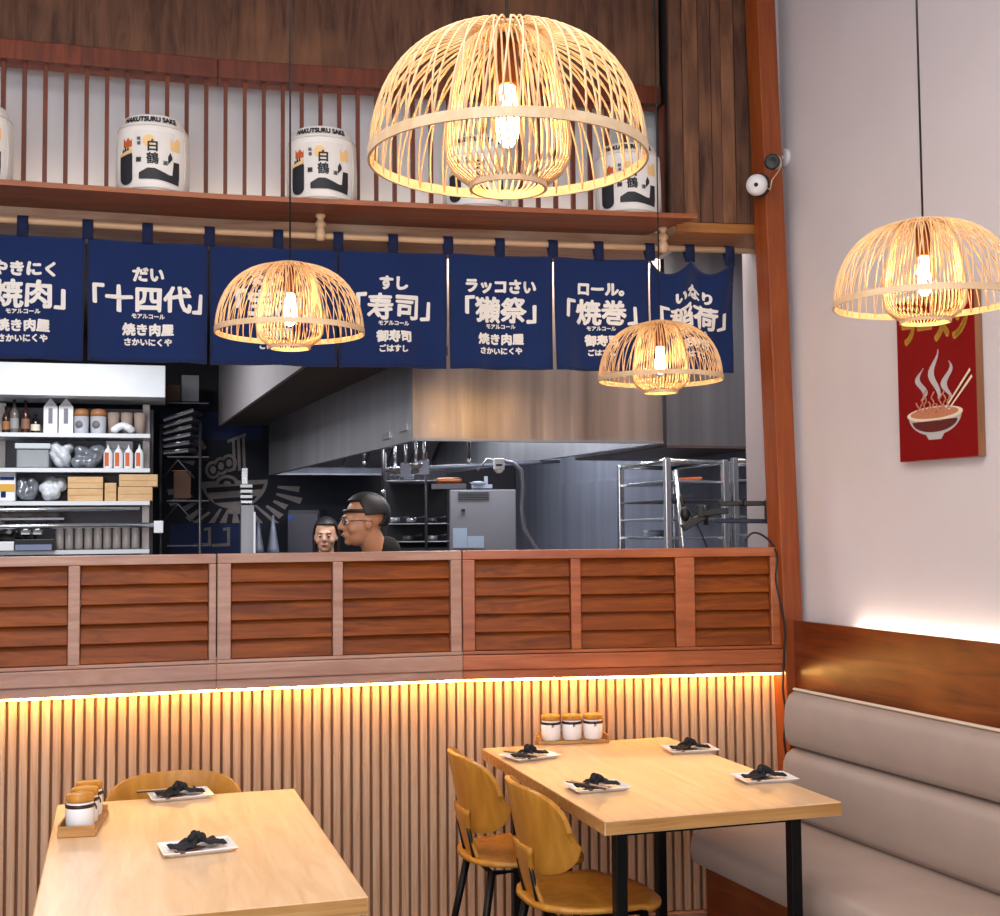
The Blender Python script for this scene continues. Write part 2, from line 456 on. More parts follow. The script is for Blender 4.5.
louvre(0, [(-292, -190), (-178, -68), (-56, 68), (80, 209)], [(None, -292), (-190, -178), (-68, -56), (68, 80), (209, None)], m_rail, 'left louvred screen of weathered reddish wood on the counter')
louvre(1, [(231, 333), (343, 451)], [(None, 231), (333, 343), (451, None)], m_rail, 'middle louvred screen of weathered reddish wood in front of the two cooks')
louvre(2, [(475, 571), (581, 676), (695, 771)], [(None, 475), (571, 581), (676, 695), (771, None)], m_railR, 'right louvred screen of orange varnished wood next to the corner post')

# ------------------------------------------------------------------ high shelf, slats, header
# (the shelf line above runs a little straighter than the counter line)
PTS = [L_, B_ + Vector((.012, -.04)), C_ + Vector((.02, -.085)), D_]
ANG = [math.atan2((PTS[i+1] - PTS[i]).y, (PTS[i+1] - PTS[i]).x) for i in range(3)]
P0 = Path(0.0)
Z_SH = 2.76
pe = P0.s_px(697, 2.75)
def band_to(mb, o0, o1, z0, z1, s_end, taper=0.0):
    """like band(), ending at arc length s_end of the front line"""
    i = P0.seg(s_end); a = offset_pts(o0); b = offset_pts(o1)
    for k in range(i): mb.prism([a[k], a[k+1], b[k+1], b[k]], z0, z1)
    d = (PTS[i+1] - PTS[i]).normalized(); n = Vector((-d.y, d.x)); e = P0.p[i] + d * (s_end - P0.L[i])
    mb.prism([a[i], e + n * o0, e + n * o1 - d * taper, b[i]], z0, z1); return mb
sh = thing('display_shelf', 'long brown wooden shelf carrying the sake barrels above the blue curtains', 'shelf', (-.2, 4.7, Z_SH))
band_to(MB(), .0, .30, Z_SH - .016, Z_SH, pe, .12).build('board', m_shelf, sh, bevel=.002)
band_to(MB(), -.008, -.0005, Z_SH - .018, Z_SH + .001, pe).build('front_edge', m_shelfedge, sh, bevel=.001)
# wall above the opening: header with soffit
s_st = Path(.28).s_px(667, 3.0)
w = band_to(MB(), .44, .6, 2.716, ZC, pe + .05); struct(w.build('wall_upper', m_backdrop))
w = band_to(MB(), .302, .6, 2.688, 2.715, pe - .02); struct(w.build('trim_2', m_soffit), 'pale wooden soffit board behind the curtain rod', 'trim')
w = band_to(MB(), .302, .38, 2.716, 2.758, pe - .02); struct(w.build('trim_3', m_soffit), 'wooden batten carrying the back of the display shelf', 'trim')
p28 = Path(.28)
w = MB(); t = .03; last = []
s_end = p28.s_px(664, 3.0)
ts = p28.s_px(24, 3.0) - .0725 * 26
sg = thing('slat_screen', 'row of thin reddish vertical slats in front of the white backdrop', 'slat screen', (-.3, 4.9, Z_SH))
while ts < s_end - .03:
    if ts > .03:
        q = p28.at(ts); w.box((q.x, q.y, (Z_SH + 3.275) / 2 + .0005), (.015, .028, 3.275 - Z_SH), rz=p28.ang(ts))
    ts += .0725
w.build('slats', m_slat, sg)
q = p28.at(s_end); w = MB().box((q.x, q.y, (Z_SH + 3.275) / 2 + .0005), (.022, .06, 3.275 - Z_SH), rz=p28.ang(s_end)); w.build('end_stile', m_slat, sg)
w = MB()
def band_path(mb, o0, o1, z0, z1, s_front): return band_to(mb, o0, o1, z0, z1, s_front)
sF = P0.s_px(680, 3.3)
band_path(w, .24, .34, 3.2755, 3.35, sF); w.build('header_board', m_slat, sg, bevel=.004)
w = band_path(MB(), .26, .439, 3.351, ZC, sF); struct(w.build('wall_high', m_plank))
# hidden strip light behind the slats at the foot of the backdrop
w = band_to(MB(), .385, .40, Z_SH - .055, Z_SH - .035, s_end - .05)
tag(w.build('led_strip', m_ledw), 'white light strip at the foot of the backdrop behind the slats', 'light strip')

# rustic plank wall at the right of the shelf, with its soffit
pl = thing('plank_panel', 'dark rustic vertical plank panel between slats and corner post', 'panel', (.95, 5.05, 2.72))
pp = Path(.07); sa = pp.s_px(668, 3.0) + .012; sb = pp.L[-1] + .0
edges = [0, .13, .29, .42, .52, .66, .80, 1.0]
for k in range(len(edges) - 1):
    u0, u1 = edges[k], edges[k+1]; c = pp.at(sa + (sb - sa) * (u0 + u1) / 2)
    MB().box((c.x, c.y + .05, (2.757 + ZC) / 2), ((sb - sa) * (u1 - u0) - .002, .03 + .006 * (k % 2), ZC - 2.757), rz=ANG[2]).build('plank', (m_plank, m_plank2)[k in (1, 4)], pl, bevel=.002)
c = pp.at((sa + sb) / 2)
w = MB().box((c.x - .002, c.y + .17, 2.735), ((sb - sa), .28, .04), rz=ANG[2])
struct(w.build('trim_4', wood('golden soffit', '#b87c40', '#8c5420', 'x', math.radians(6), rough=.45), bevel=.003), 'golden wooden sill under the dark plank panel', 'trim')
w = MB().box((c.x, c.y + .20, 3.31), ((sb - sa), .2, 1.08), rz=ANG[2]); struct(w.build('wall_upper_right', m_dark))

# ------------------------------------------------------------------ curtain rod and brackets
pr = Path(.19); ZR = 2.668
rod = MB(); pts = []
for k, p in enumerate(pr.p): 
    pts.append((p.x, p.y, ZR))
rod.tube(pts, .0125, 12)
ro = rod.build('curtain_rod', m_rod); tag(ro, 'pale wooden rod carrying the indigo curtains', 'curtain rod')
for px, lb in ((320, 'small turned wooden rod bracket behind the cord of the left lamp'), (661, 'small turned wooden rod bracket at the right end of the shelf')):
    t = pr.s_px(px, ZR); q = pr.at(t, -.03)
    b = MB()
    b.lathe([(0, 2.7435), (.019, 2.7435), (.019, 2.735), (.012, 2.728), (.012, 2.72), (.021, 2.71), (.021, 2.70), (.012, 2.692), (.017, 2.682), (.019, 2.664), (.015, 2.645), (0, 2.642)], (q.x, q.y, 0), 16)
    q2 = pr.at(t, 0); b.tube([(q.x, q.y, ZR), (q2.x, q2.y, ZR)], .016, 10)
    tag(b.build('rod_bracket', m_rod), lb, 'bracket', 'rod brackets')

# ------------------------------------------------------------------ noren panels
def noren(px0, pxm, px1, lines, label, hgt=.45, sag=0.0, seed=0, fold=.011):
    s0 = pr.s_px(px0, 2.4) + .0008; s1 = pr.s_px(px1, 2.4) - .0008; W = s1 - s0
    sm_ = pr.s_px(pxm, 2.4) - s0
    c = pr.at((s0 + s1) / 2)
    zt = ZR - .052; root = thing('noren_curtain', label, 'curtain', (c.x, c.y, zt), 0, 'indigo noren curtains on the rod')
    rnd = random.Random(seed); ph = rnd.uniform(0, 6)
    def top(u):
        if not sag: return 0.004 * math.sin(PI * u)
        um = sm_ / W
        return sag * (math.sin(PI * u / um) if u < um else math.sin(PI * (u - um) / (1 - um)) * .9)
    def pos(u, v, lift=0.0):
        """u 0..1 across, v 0..1 down"""
        du = fold * math.sin(u * 7 + ph) * (.3 + v) + fold * .8 * math.sin(u * 15 + ph * 2) * v + .006 * math.cos(v * 4 + ph)
        if sag: du += .018 * math.sin(u * 12 + v * 5) * (1 - v * .6)
        uu = s0 + W * (u * (1 - .02 * v) + .010 * v)
        q = pr.at(uu, du - lift - .012)
        z = zt - top(u) * (1 - v) - v * hgt
        return Vector((q.x, q.y, z))
    def sheet(u0, u1, v0, v1, nu, nv, lift=0.0):
        vs = [pos(u0 + (u1 - u0) * i / nu, v0 + (v1 - v0) * j / nv, lift) for j in range(nv + 1) for i in range(nu + 1)]
        return vs, [(j*(nu+1)+i, j*(nu+1)+i+1, (j+1)*(nu+1)+i+1, (j+1)*(nu+1)+i) for j in range(nv) for i in range(nu)]
    mb = MB(); v_, f_ = sheet(0, 1, 0, 1, 40, 24); mb.add(v_, f_, True)
    o = clo = mb.build('cloth', m_noren, root); sd = o.modifiers.new('thick', 'SOLIDIFY'); sd.thickness = .0018
    for (u0, u1, v0, v1) in ((0, .022, 0, 1), (.978, 1, 0, 1), (0, 1, .975, 1)):
        mb = MB(); v_, f_ = sheet(u0, u1, v0, v1, 20, 20, .0022); mb.add(v_, f_, True)
        mb.build('hem', m_norend, clo)
    for u in ((.0, sm_ / W, .965) if px1 > 700 else (.0, sm_ / W)):
        q = pr.at(s0 + W * u); mb = MB(); tz = zt - top(u)
        a_ = pr.ang(s0 + W * u); R = Matrix.Rotation(a_, 3, 'Z'); w2 = .019
        prof = [(-.0165, tz - .004), (-.0165, ZR), (-.010, ZR + .0155), (0, ZR + .019), (.010, ZR + .0155), (.0165, ZR), (.0165, ZR - .02), (-.010, tz - .004)]
        vs = []; fs = []
        for k, (yy, zz) in enumerate(prof):
            for sx in (-w2, w2): vs.append(Vector((q.x, q.y, zz)) + R @ Vector((sx, yy, 0)))
        for k in range(len(prof) - 1): fs.append((2*k, 2*k+1, 2*k+3, 2*k+2))
        mb.add(vs, fs, True); lo = mb.build('loop', m_norend, root); sd = lo.modifiers.new('t', 'SOLIDIFY'); sd.thickness = .0015
    # writing
    mb = MB()
    for txt, size, cv, off, wmax in lines:
        vs, fs = text_mesh(txt, size, off)
        if not vs: continue
        xs = [v[0] for v in vs]; cx = (min(xs) + max(xs)) / 2; ys = [v[1] for v in vs]; cy = (min(ys) + max(ys)) / 2
        k = min(1.0, wmax / (max(xs) - min(xs)))
        def wob(v):          # uneven brush edge
            q = noise.noise_vector(Vector((v[0] * 38 + seed * 5, v[1] * 38, cv * 9))) * size * .045
            return (v[0] + q.x, v[1] + q.y)
        vs = [wob(v) for v in vs]
        out = [pos(.5 + (v[0] - cx) * k / W, cv - (v[1] - cy) / hgt, .0045) for v in vs]
        mb.add(out, fs)
    if mb.v: mb.build('lettering', m_white, clo)
    return root
def L5(k1, k2, k4, k5, w2=.34):
    return [(k1, .058, .27, .0033, .30), (k2, .104, .475, .0036, w2), ('モアルコール', .02, .62, .0010, .15), (k4, .046, .73, .0023, .2), (k5, .029, .835, .0016, .18)]
NB = 'bottom hem above the kitchen'
noren(-39, 22, 85, L5('やきにく', '「焼肉」', '焼き肉屋', 'さかいにくや', .31), 'indigo curtain lettered yakiniku at the far left of the rod', seed=1)
noren(87, 147, 208, L5('だい', '「十四代」', '焼き肉屋', 'さかいにくや', .42), 'indigo curtain with three large kanji in brackets, clear of the lamps', seed=2)
noren(209, 278, 338, L5('たから', '「宝酒」', '御寿司', 'ごはすし', .39), 'indigo curtain mostly hidden behind the left hanging lamp', seed=3, fold=.012)
noren(338, 393, 447, L5('すし', '「寿司」', '御寿司', 'ごはすし', .34), 'indigo curtain lettered sushi in hiragana and kanji', seed=4)
noren(448, 500, 552, L5('ラッコさい', '「獺祭」', '焼き肉屋', 'さかいにくや', .34), 'indigo curtain with a five-character katakana line at its top, right of the sushi one', seed=5)
noren(553, 599, 648, L5('ロール。', '「焼巻」', '御寿司', 'ごはすし', .29), 'indigo curtain lettered roll, behind the small lamp on its left side', seed=6, fold=.012)
noren(650, 690, 733, L5('いなり', '「稲荷」', '御寿司', 'ごはすし', .29), 'sagging indigo curtain lettered inari at the right end of the rod', seed=7, sag=.055, fold=.014)

# ------------------------------------------------------------------ sake barrels
def make_barrel():
    root0 = root = thing('sake_barrel', '', 'barrel', (0, 0, 0), 0, 'sake barrels on the display shelf')
    R = .128; Hb = .29
    MB().lathe([(0, 0), (.114, 0), (.122, .008), (R, .05), (R + .001, .13), (R, .215), (R - .004, .235), (.118, .245), (.106, .278), (.098, .284), (0, .284)], n=48).build('body', m_paper, root)
    root = root0.children[0] if root0.children else [o for o in bpy.data.objects if o.parent == root0][0]
    for z, r in ((.238, R - .004), (.012, .1245)):
        MB().tube([(r * math.cos(2*PI*k/40), r * math.sin(2*PI*k/40), z) for k in range(40)], .0028, 6, closed=True).build('cord', m_rope, root)
    for k in range(14):
        a = 2 * PI * k / 14
        if abs((a - 1.5 * PI + PI) % (2 * PI) - PI) < .9: continue
        MB().tube([((R + .001) * math.cos(a), (R + .001) * math.sin(a), .012), ((R + .002) * math.cos(a + .06), (R + .002) * math.sin(a + .06), .12), ((R - .002) * math.cos(a), (R - .002) * math.sin(a), .236)], .002, 5).build('cord', m_rope, root)
    def cm(x, z, lift=.0015):
        # front of the barrel looks to -Y
        if z > .244: r = .118 - (z - .245) * (.012 / .033) + lift + .001
        elif z < .05: r = .122 + (z - .008) * (R - .122) / .042 + lift + .001
        else: r = R + .001 + lift
        a = -PI / 2 + x / R
        return Vector((r * math.cos(a), r * math.sin(a), z))
    def strip(name, mat, x0, x1, lo, hi, n=16, lift=.0015):
        mb = MB(); vs = []; m = 3
        for i in range(n + 1):
            x = x0 + (x1 - x0) * i / n
            for j in range(m + 1): vs.append(cm(x, lo(x) + (hi(x) - lo(x)) * j / m, lift))
        mb.add(vs, [(i*(m+1)+j, (i+1)*(m+1)+j, (i+1)*(m+1)+j+1, i*(m+1)+j+1) for i in range(n) for j in range(m)], True)
        return mb.build(name, mat, root)
    C = lambda v: (lambda x: v)
    strip('label', m_white, -.055, .09, lambda x: .05, C(.215), lift=.001)
    blob = lambda x0, x1, z0, amp: (lambda x: z0 + amp * math.sqrt(max(0, 1 - ((2 * x - x0 - x1) / (x1 - x0)) ** 2)))
    strip('printed_pine', m_ink, -.118, -.06, blob(-.118, -.06, .045, -.022), lambda x: .085 + .06 * math.sqrt(max(0, 1 - ((x + .086) / .034) ** 2)) + .016 * abs(math.sin(x * 260)), 40, .002)
    strip('printed_wave', m_ink, -.035, .112, lambda x: .04 - .012 * max(0, (x - .03) / .08) , lambda x: .062 + .018 * min(1, (x + .035) / .03) - .02 * max(0, min(1, (x - .02) / .05)) + (.05 if x > .085 else 0), 30, .002)
    strip('printed_crest', m_orange, -.10, -.062, C(.158), lambda x: .185 + .006 * math.sin(x * 300), 10, .002)
    strip('printed_gold', m_gold, -.118, -.062, lambda x: .128 + (x + .1) * .2, lambda x: .14 + (x + .1) * .3, 10, .0025)
    strip('printed_gold', m_gold, .075, .112, C(.15), lambda x: .19 + .008 * math.sin(x * 200), 10, .0025)
    strip('printed_sun', m_gold, -.022, .018, lambda x: .178 - .022 * math.sqrt(max(0, 1 - ((x + .002) / .0205) ** 2)), lambda x: .178 + .022 * math.sqrt(max(0, 1 - ((x + .002) / .0205) ** 2)), 12, .002)
    strip('printed_bird', m_ink, .066, .082, lambda x: .098 + (x - .066) * 1.2, lambda x: .142 - abs(x - .074) * 2, 10, .0025)
    strip('seal', m_orange, -.012, -.0, C(.088), C(.096), 4, .0025) if False else None
    def txt(name, t, size, x, z, off, lift=.003, curve=None):
        vs, fs = text_mesh(t, size, off)
        MB().add([cm(x + v[0], z + v[1], lift) for v in vs], fs).build(name, m_ink, root)
    txt('lettering', '白', .044, .012, .158, .0015); txt('lettering', '鶴', .044, .012, .112, .001)
    txt('lettering', '醸', .020, -.036, .108, .0006); txt('lettering', '銘', .014, -.036, .185, .0003); txt('lettering', '酒', .014, -.036, .168, .0003); txt('lettering', '酒', .017, .056, .1, .0005)
    vs, fs = text_mesh('HAKUTSURU SAKE', .026, .0016)
    MB().add([cm(v[0] * 1.0, .261 + v[1], .0028) for v in vs], fs).build('lettering', m_ink, root)
    return root0
br = make_barrel(); first = True
pbr = Path(.132)
for px, lb in ((-26, 'white sake barrel cut by the left side of the picture'), (153, 'white sake barrel second from the left, clear in front of the slats'), (322, 'white sake barrel above the left hanging lamp, its cord crossing it'), (477, 'white sake barrel hidden behind the basket of the largest lamp'), (628, 'white sake barrel at the right end beside the dark plank panel')):
    t = pbr.s_px(px, 2.85); q = pbr.at(t); az = math.atan2(q.x, q.y)
    loc = (q.x, q.y, Z_SH + .0015)
    if first: br.location = loc; br.rotation_euler = (0, 0, -az * .6); br['label'] = lb; first = False
    else: dup(br, loc, -az * .6, lb)

# ------------------------------------------------------------------ pendant lamps
def make_lamp():
    root = thing('pendant_lamp', '', 'lamp', (0, 0, 0), 0, 'bamboo pendant lamps')
    R = .22; Hd = .205
    def prof(t):       # t 0 rim .. 1 top : outer dome
        a = t * PI / 2
        return R * (math.cos(a) ** .72) * (1 - .0) + .0, Hd * math.sin(a) ** .95
    rt = .045
    mb = MB(); n = 54
    for k in range(n):
        a = 2 * PI * k / n; pts = []
        for i in range(13):
            r, z = prof(i / 12 * .93); tw = .13 * (i / 12)
            pts.append((r * math.cos(a + tw), r * math.sin(a + tw), z))
        mb.tube(pts, .0018, 4)
        if k % 2 == 0:
            pts = []
            for i in range(13):
                r, z = prof(i / 12 * .93); tw = -.13 * (i / 12)
                pts.append((r * .995 * math.cos(a + tw), r * .995 * math.sin(a + tw), z))
            mb.tube(pts, .0016, 4)
    outer = mb.build('outer_ribs', m_bamboo, root)
    def ring(name, r, z, h, th, root):
        MB().lathe([(r - th, z - h / 2), (r, z - h / 2), (r, z + h / 2), (r - th, z + h / 2), (r - th, z - h / 2)], n=72, smooth=False).build(name, m_band, root)
    ring('rim_band', R + .003, .004, .016, .004, outer)
    r, z = prof(.93); ring('top_band', r + .006, z, .007, .012, outer)
    # inner basket
    ip = [(.052, Hd - .008), (.066, Hd - .02), (.078, Hd * .78), (.089, Hd * .55), (.097, Hd * .3), (.10, Hd * .12), (.097, -.002), (.086, -.02), (.068, -.034), (.058, -.042)]
    mb = MB(); n = 54
    for k in range(n):
        a = 2 * PI * k / n
        mb.tube([(r * math.cos(a + .03 * i), r * math.sin(a + .03 * i), z) for i, (r, z) in enumerate(ip)], .0017, 4)
    inner = mb.build('inner_ribs', m_bamboo, root)
    ring('bottom_band', .062, -.043, .010, .005, inner)
    MB().lathe([(0, Hd - .001), (.052, Hd - .001), (.054, Hd + .003), (.03, Hd + .008), (0, Hd + .009)], n=28).build('cap', m_band, root)
    sock = MB().lathe([(0, Hd - .002), (.014, Hd - .002), (.019, Hd - .02), (.019, Hd - .082), (.016, Hd - .086), (0, Hd - .086)], n=20).build('socket', m_brass, root)
    zb = Hd - .0865
    MB().lathe([(0, zb - .098), (.008, zb - .096), (.015, zb - .086), (.0185, zb - .070), (.018, zb - .045), (.014, zb - .02), (.012, zb), (0, zb)], n=20).build('bulb', m_bulb, sock)
    MB().tube([(0, 0, Hd + .008), (0, 0, ZC - 2.12 + .1)], .0028, 6).build('cord', m_blackpl, root)
    return root
lamp = make_lamp()
LS = [(925, 304, 3.09, 'bamboo dome lamp hanging before the white right wall near the red poster'), (290, 333, 3.72, 'bamboo dome lamp hanging in front of the left indigo curtains'),
      (508, 160, 1.96, 'largest and nearest bamboo dome lamp at the top of the picture'), (660.5, 380, 4.45, 'smallest and farthest bamboo dome lamp in front of the right curtains')]
for k, (px, py, Y, lb) in enumerate(LS):
    p = P(px, py, Y)
    if k == 0: lamp.location = p; lamp['label'] = lb
    else: dup(lamp, p, k * .7, lb)

# ------------------------------------------------------------------ bench along the right wall
bn = thing('wall_bench', 'long grey beige upholstered wall bench with glossy wooden back board', 'bench', wp(1.5, .25, 0), 0)
T0, T1 = .15, 5.0
w = MB()
def wprof(mb, prof, t0=T0, t1=T1, n=1):
    """profile of (off,z) swept along the wall"""
    m = len(prof); vs = []
    for k in range(n + 1):
        t = t0 + (t1 - t0) * k / n
        for o_, z in prof: vs.append(wp(t, o_, z))
    fs = [tuple(range(m)), tuple(range(n * m, n * m + m))[::-1]]
    for k in range(n):
        for i in range(m): fs.append((k*m+i, k*m+(i+1) % m, (k+1)*m+(i+1) % m, (k+1)*m+i))
    return mb.add(vs, fs, True)
wprof(w, [(.05, .90), (.068, .90), (.068, 1.185), (.05, 1.185)], t0=.03).build('back_board', m_benchw, bn, smooth=False)
w = MB(); wprof(w, [(.012, .60), (.049, .60), (.049, .898), (.012, .898)]).build('frame', m_benchw, bn, smooth=False)
cu = [(.070, .722), (.13, .722), (.156, .732), (.172, .76), (.176, .82), (.17, .88), (.152, .915), (.125, .93), (.09, .93), (.070, .925)]
wprof(MB(), cu).build('upper_back_cushion', m_leather, bn)
cl2 = [(.070, .455), (.14, .455), (.165, .48), (.182, .53), (.188, .60), (.183, .67), (.168, .70), (.14, .716), (.10, .719), (.070, .719)]
wprof(MB(), cl2).build('lower_back_cushion', m_leather, bn)
wprof(MB(), [(.12, .934), (.128, .930), (.136, .934), (.132, .940), (.124, .941)]).build('piping', base('pale piping', '#d9c0a6', .5), bn)  # pale colour stands in for light catching the cushion's top edge
se = [(.015, .33), (.55, .33), (.575, .345), (.585, .39), (.575, .435), (.55, .452), (.19, .453), (.015, .453)]
wprof(MB(), se).build('seat_cushion', m_leather, bn)
wprof(MB(), [(.015, .02), (.52, .02), (.52, .328), (.015, .328)]).build('base', m_benchw, bn, smooth=False)
w = MB(); wbox(w, .38, T1, .022, .034, 1.150, 1.162); tag(w.build('led_strip', m_ledw), 'white light strip behind the bench back board washing the right wall', 'light strip')

# ------------------------------------------------------------------ tables
def make_table(name, far_left, W, Ln, label):
    o = Vector((far_left[0], far_left[1], 0)); c = o + e1 * W / 2 - e2 * Ln / 2
    root = thing(name, label, 'table', c, 0)
    def pt_(u, v, z): q = o + e1 * u - e2 * v; return (q.x, q.y, z)
    q = pt_(W / 2, Ln / 2, .7305)
    top_ = MB().box(q, (W, Ln, .039), rz=EA).build('tabletop', m_table, root, bevel=.0015)
    for (u, v, a_, b_) in ((W/2, -.001, W, .002), (W/2, Ln + .001, W, .002), (-.001, Ln/2, .002, Ln), (W + .001, Ln/2, .002, Ln)):
        MB().box(pt_(u, v, .7305), (a_ - .004, b_ - (.004 if b_ > .1 else 0), .034) if a_ > .1 else (a_, b_ - .004, .034), rz=EA).build('edge_band', m_tableedge, top_)
    for u in (.09, W - .09):
        for v in (.12, Ln - .12):
            MB().box(pt_(u, v, .352), (.035, .035, .703), rz=EA).build('leg', m_black, root, bevel=.003)
    for v in (.12, Ln - .12): MB().box(pt_(W / 2, v, .694), (W - .215, .03, .03), rz=EA).build('crossbar', m_black, root)
    return root, pt_
TR, tr = make_table('dining_table', (-.074, 4.60), .735, 1.2, 'pale wooden four-seat table beside the grey bench at the right')
TL, tl = make_table('dining_table', (-1.307, 3.72), .69, 1.2, 'pale wooden table at the bottom left with a stripe of condiment jars')

# ------------------------------------------------------------------ chairs (face +X locally)
def make_chair():
    root = thing('dining_chair', '', 'chair', (0, 0, 0), 0, 'mustard chairs')
    # wrap-round back: arc of radius about .23, opening to +X
    def surf(th, v, inn=0.0):
        r = .212 + .02 * v - inn
        x = -r * math.cos(th) * .82; y = r * math.sin(th) * 1.02
        a = abs(th) / 1.1
        top = .80 - .055 * a ** 3; bot = .54 + .045 * a ** 2
        mid = (top + bot) / 2; k = math.sqrt(max(0, 1 - a ** 8)) * .72 + .28
        z = mid + (v - .5) * (top - bot) * k
        return Vector((x - .035 * v, y, z))
    nu, nv = 40, 10; mb = MB()
    vs = [surf(-1.1 + 2.2 * i / nu, j / nv) for j in range(nv + 1) for i in range(nu + 1)]
    mb.add(vs, [(j*(nu+1)+i, j*(nu+1)+i+1, (j+1)*(nu+1)+i+1, (j+1)*(nu+1)+i) for j in range(nv) for i in range(nu)], True)
    o = mb.build('backrest', m_chair, root); sd = o.modifiers.new('t', 'SOLIDIFY'); sd.thickness = .016; sd.offset = 0
    b = o.modifiers.new('b', 'BEVEL'); b.width = .005; b.segments = 2; b.limit_method = 'ANGLE'
    # spine joining back and seat
    mb = MB(); vs = []
    for i in range(9):
        t = i / 8; z = .45 + .17 * t; x = -.175 - .02 * t + .02 * (1 - t) ** 2; hw = .085 - .02 * math.sin(t * PI)
        for k in range(7): y = -hw + 2 * hw * k / 6; vs.append((x + .25 * y * y, y, z))
    mb.add(vs, [(i*7+k, i*7+k+1, (i+1)*7+k+1, (i+1)*7+k) for i in range(8) for k in range(6)], True)
    o = mb.build('spine', m_chair, root); sd = o.modifiers.new('t', 'SOLIDIFY'); sd.thickness = .013; sd.offset = 0
    # seat pan
    mb = MB(); vs = [(0.01, 0, .447)]; rings = 6; n = 36; fs = []
    for j in range(1, rings + 1):
        for k in range(n):
            a = 2 * PI * k / n; s = j / rings
            ex = abs(math.cos(a)) ** .7 * math.copysign(1, math.cos(a)); ey = abs(math.sin(a)) ** .7 * math.copysign(1, math.sin(a))
            x = .01 + .205 * s * ex; y = .205 * s * ey * (1 - .12 * (ex < 0) * abs(ex))
            z = .447 + .012 * s ** 3 - (.018 * s ** 4 if ex > .6 else 0) * ex
            vs.append((x, y, z))
    fs += [(0, 1 + k, 1 + (k + 1) % n) for k in range(n)]
    for j in range(rings - 1):
        for k in range(n): fs.append((1+j*n+k, 1+(j+1)*n+k, 1+(j+1)*n+(k+1) % n, 1+j*n+(k+1) % n))
    mb.add(vs, fs, True); o = mb.build('seat', m_chair, root); sd = o.modifiers.new('t', 'SOLIDIFY'); sd.thickness = .014; sd.offset = 0
    for sx in (-1, 1):
        for sy in (-1, 1):
            MB().tube([(sx * .13, sy * .14, .436), (sx * .2 - .01, sy * .2, .012)], [.014, .010], 10).build('leg', m_black, root)
            
    MB().tube([(-.13, -.14, .428), (-.13, .14, .428), (.13, .14, .428), (.13, -.14, .428)], .009, 8, closed=True).build('seat_frame', m_black, root)
    # rear uprights behind the back
    for sy in (-1, 1): MB().tube([(-.13, sy * .06, .43), (-.165, sy * .06, .455), (-.186, sy * .06, .56)], .008, 8).build('back_support', m_black, root)
    return root
ch = make_chair()
def edge(u, v): q = Vector(tr(u, v, 0)); return q
ch.location = edge(.03, .31); ch.rotation_euler = (0, 0, EA); ch['label'] = 'mustard bent-wood chair by the slatted wall at the far left side of the right table'
dup(ch, edge(.072, .84), EA, 'mustard bent-wood chair nearest the camera at the left side of the right table')
q = Vector(tl(.335, .07, 0)); dup(ch, q, EA - PI / 2, 'mustard bent-wood chair at the far end of the left table')

# ------------------------------------------------------------------ plates, napkins, chopsticks
def make_plate():
    root = thing('side_plate', '', 'plate', (0, 0, 0), 0, 'white rectangular plates')
    a, b = .092, .066
    def ringpts(a, b, z): return [(a, -b, z), (a, b, z), (-a, b, z), (-a, -b, z)]
    vs = ringpts(a * .78, b * .72, 0) + ringpts(a, b, .012) + ringpts(a - .003, b - .003, .0135) + ringpts(a * .76, b * .7, .004)
    fs = [(3, 2, 1, 0), (12, 13, 14, 15)]
    for r in range(3):
        for k in range(4): fs.append((r*4+k, r*4+(k+1) % 4, (r+1)*4+(k+1) % 4, (r+1)*4+k))
    MB().add(vs, fs).build('dish', m_whitep, root, bevel=.0015)
    return root
def make_napkin():
    root = thing('folded_napkin', '', 'napkin', (0, 0, 0), 0, 'dark folded napkins')
    mb = MB(); n = 14; vs = []
    for j in range(n + 1):
        for i in range(n + 1):
            u = i / n - .5; v = j / n - .5
            pinch = 1 - .62 * math.exp(-(u / .14) ** 2)
            x = u * .13; y = v * .07 * pinch
            z = .015 + .012 * math.exp(-(u / .2) ** 2) * (1 + .5 * math.sin(v * 14)) + .004 * math.sin(u * 20 + v * 9)
            vs.append((x, y, z))
    mb.add(vs, [(j*(n+1)+i, j*(n+1)+i+1, (j+1)*(n+1)+i+1, (j+1)*(n+1)+i) for j in range(n) for i in range(n)], True)
    o = mb.build('cloth', m_napk, root); sd = o.modifiers.new('t', 'SOLIDIFY'); sd.thickness = .003; sd.offset = 0
    mb = MB(); rr = random.Random(3)
    for k in range(7):
        a = k * .9; c = Vector((.013 * math.cos(a), .011 * math.sin(a), .031 + .003 * (k % 3)))
        mb.ell(c, (.013, .007, .011), Matrix.Rotation(a, 3, 'Z') @ Matrix.Rotation(.6, 3, 'Y'), 12, 8)
    mb.ell((0, 0, .029), (.012, .012, .011), None, 14, 8)
    mb.build('knot', m_napk, root)
    MB().box((-.035, -.028, .0125), (.075, .03, .003), rz=.2).build('paper_mat', m_napb, root)
    return root
pla = make_plate(); nap = make_napkin()
spots = [((530, 758), 'at the far left of the right table', .25), ((597, 789), 'at the near left of the right table', .0),
         ((690, 751), 'at the far right of the right table', -.15), ((764, 780), 'at the right table corner by the bench', -.1),
         ((180, 797), 'on the left table in front of its chair', .1), ((197, 850), 'at the near side of the left table', .1)]
for k, ((px, py), wh, r) in enumerate(spots):
    p = PZ(px, py, .7502)
    if k == 0:
        pla.location = p; pla.rotation_euler = (0, 0, EA + r); pla['label'] = 'white rectangular plate ' + wh
        nap.location = p; nap.rotation_euler = (0, 0, EA + r + .35); nap['label'] = 'dark knotted napkin on the plate ' + wh
    else:
        dup(pla, p, EA + r, 'white rectangular plate ' + wh); dup(nap, p, EA + r + .35, 'dark knotted napkin on the plate ' + wh)
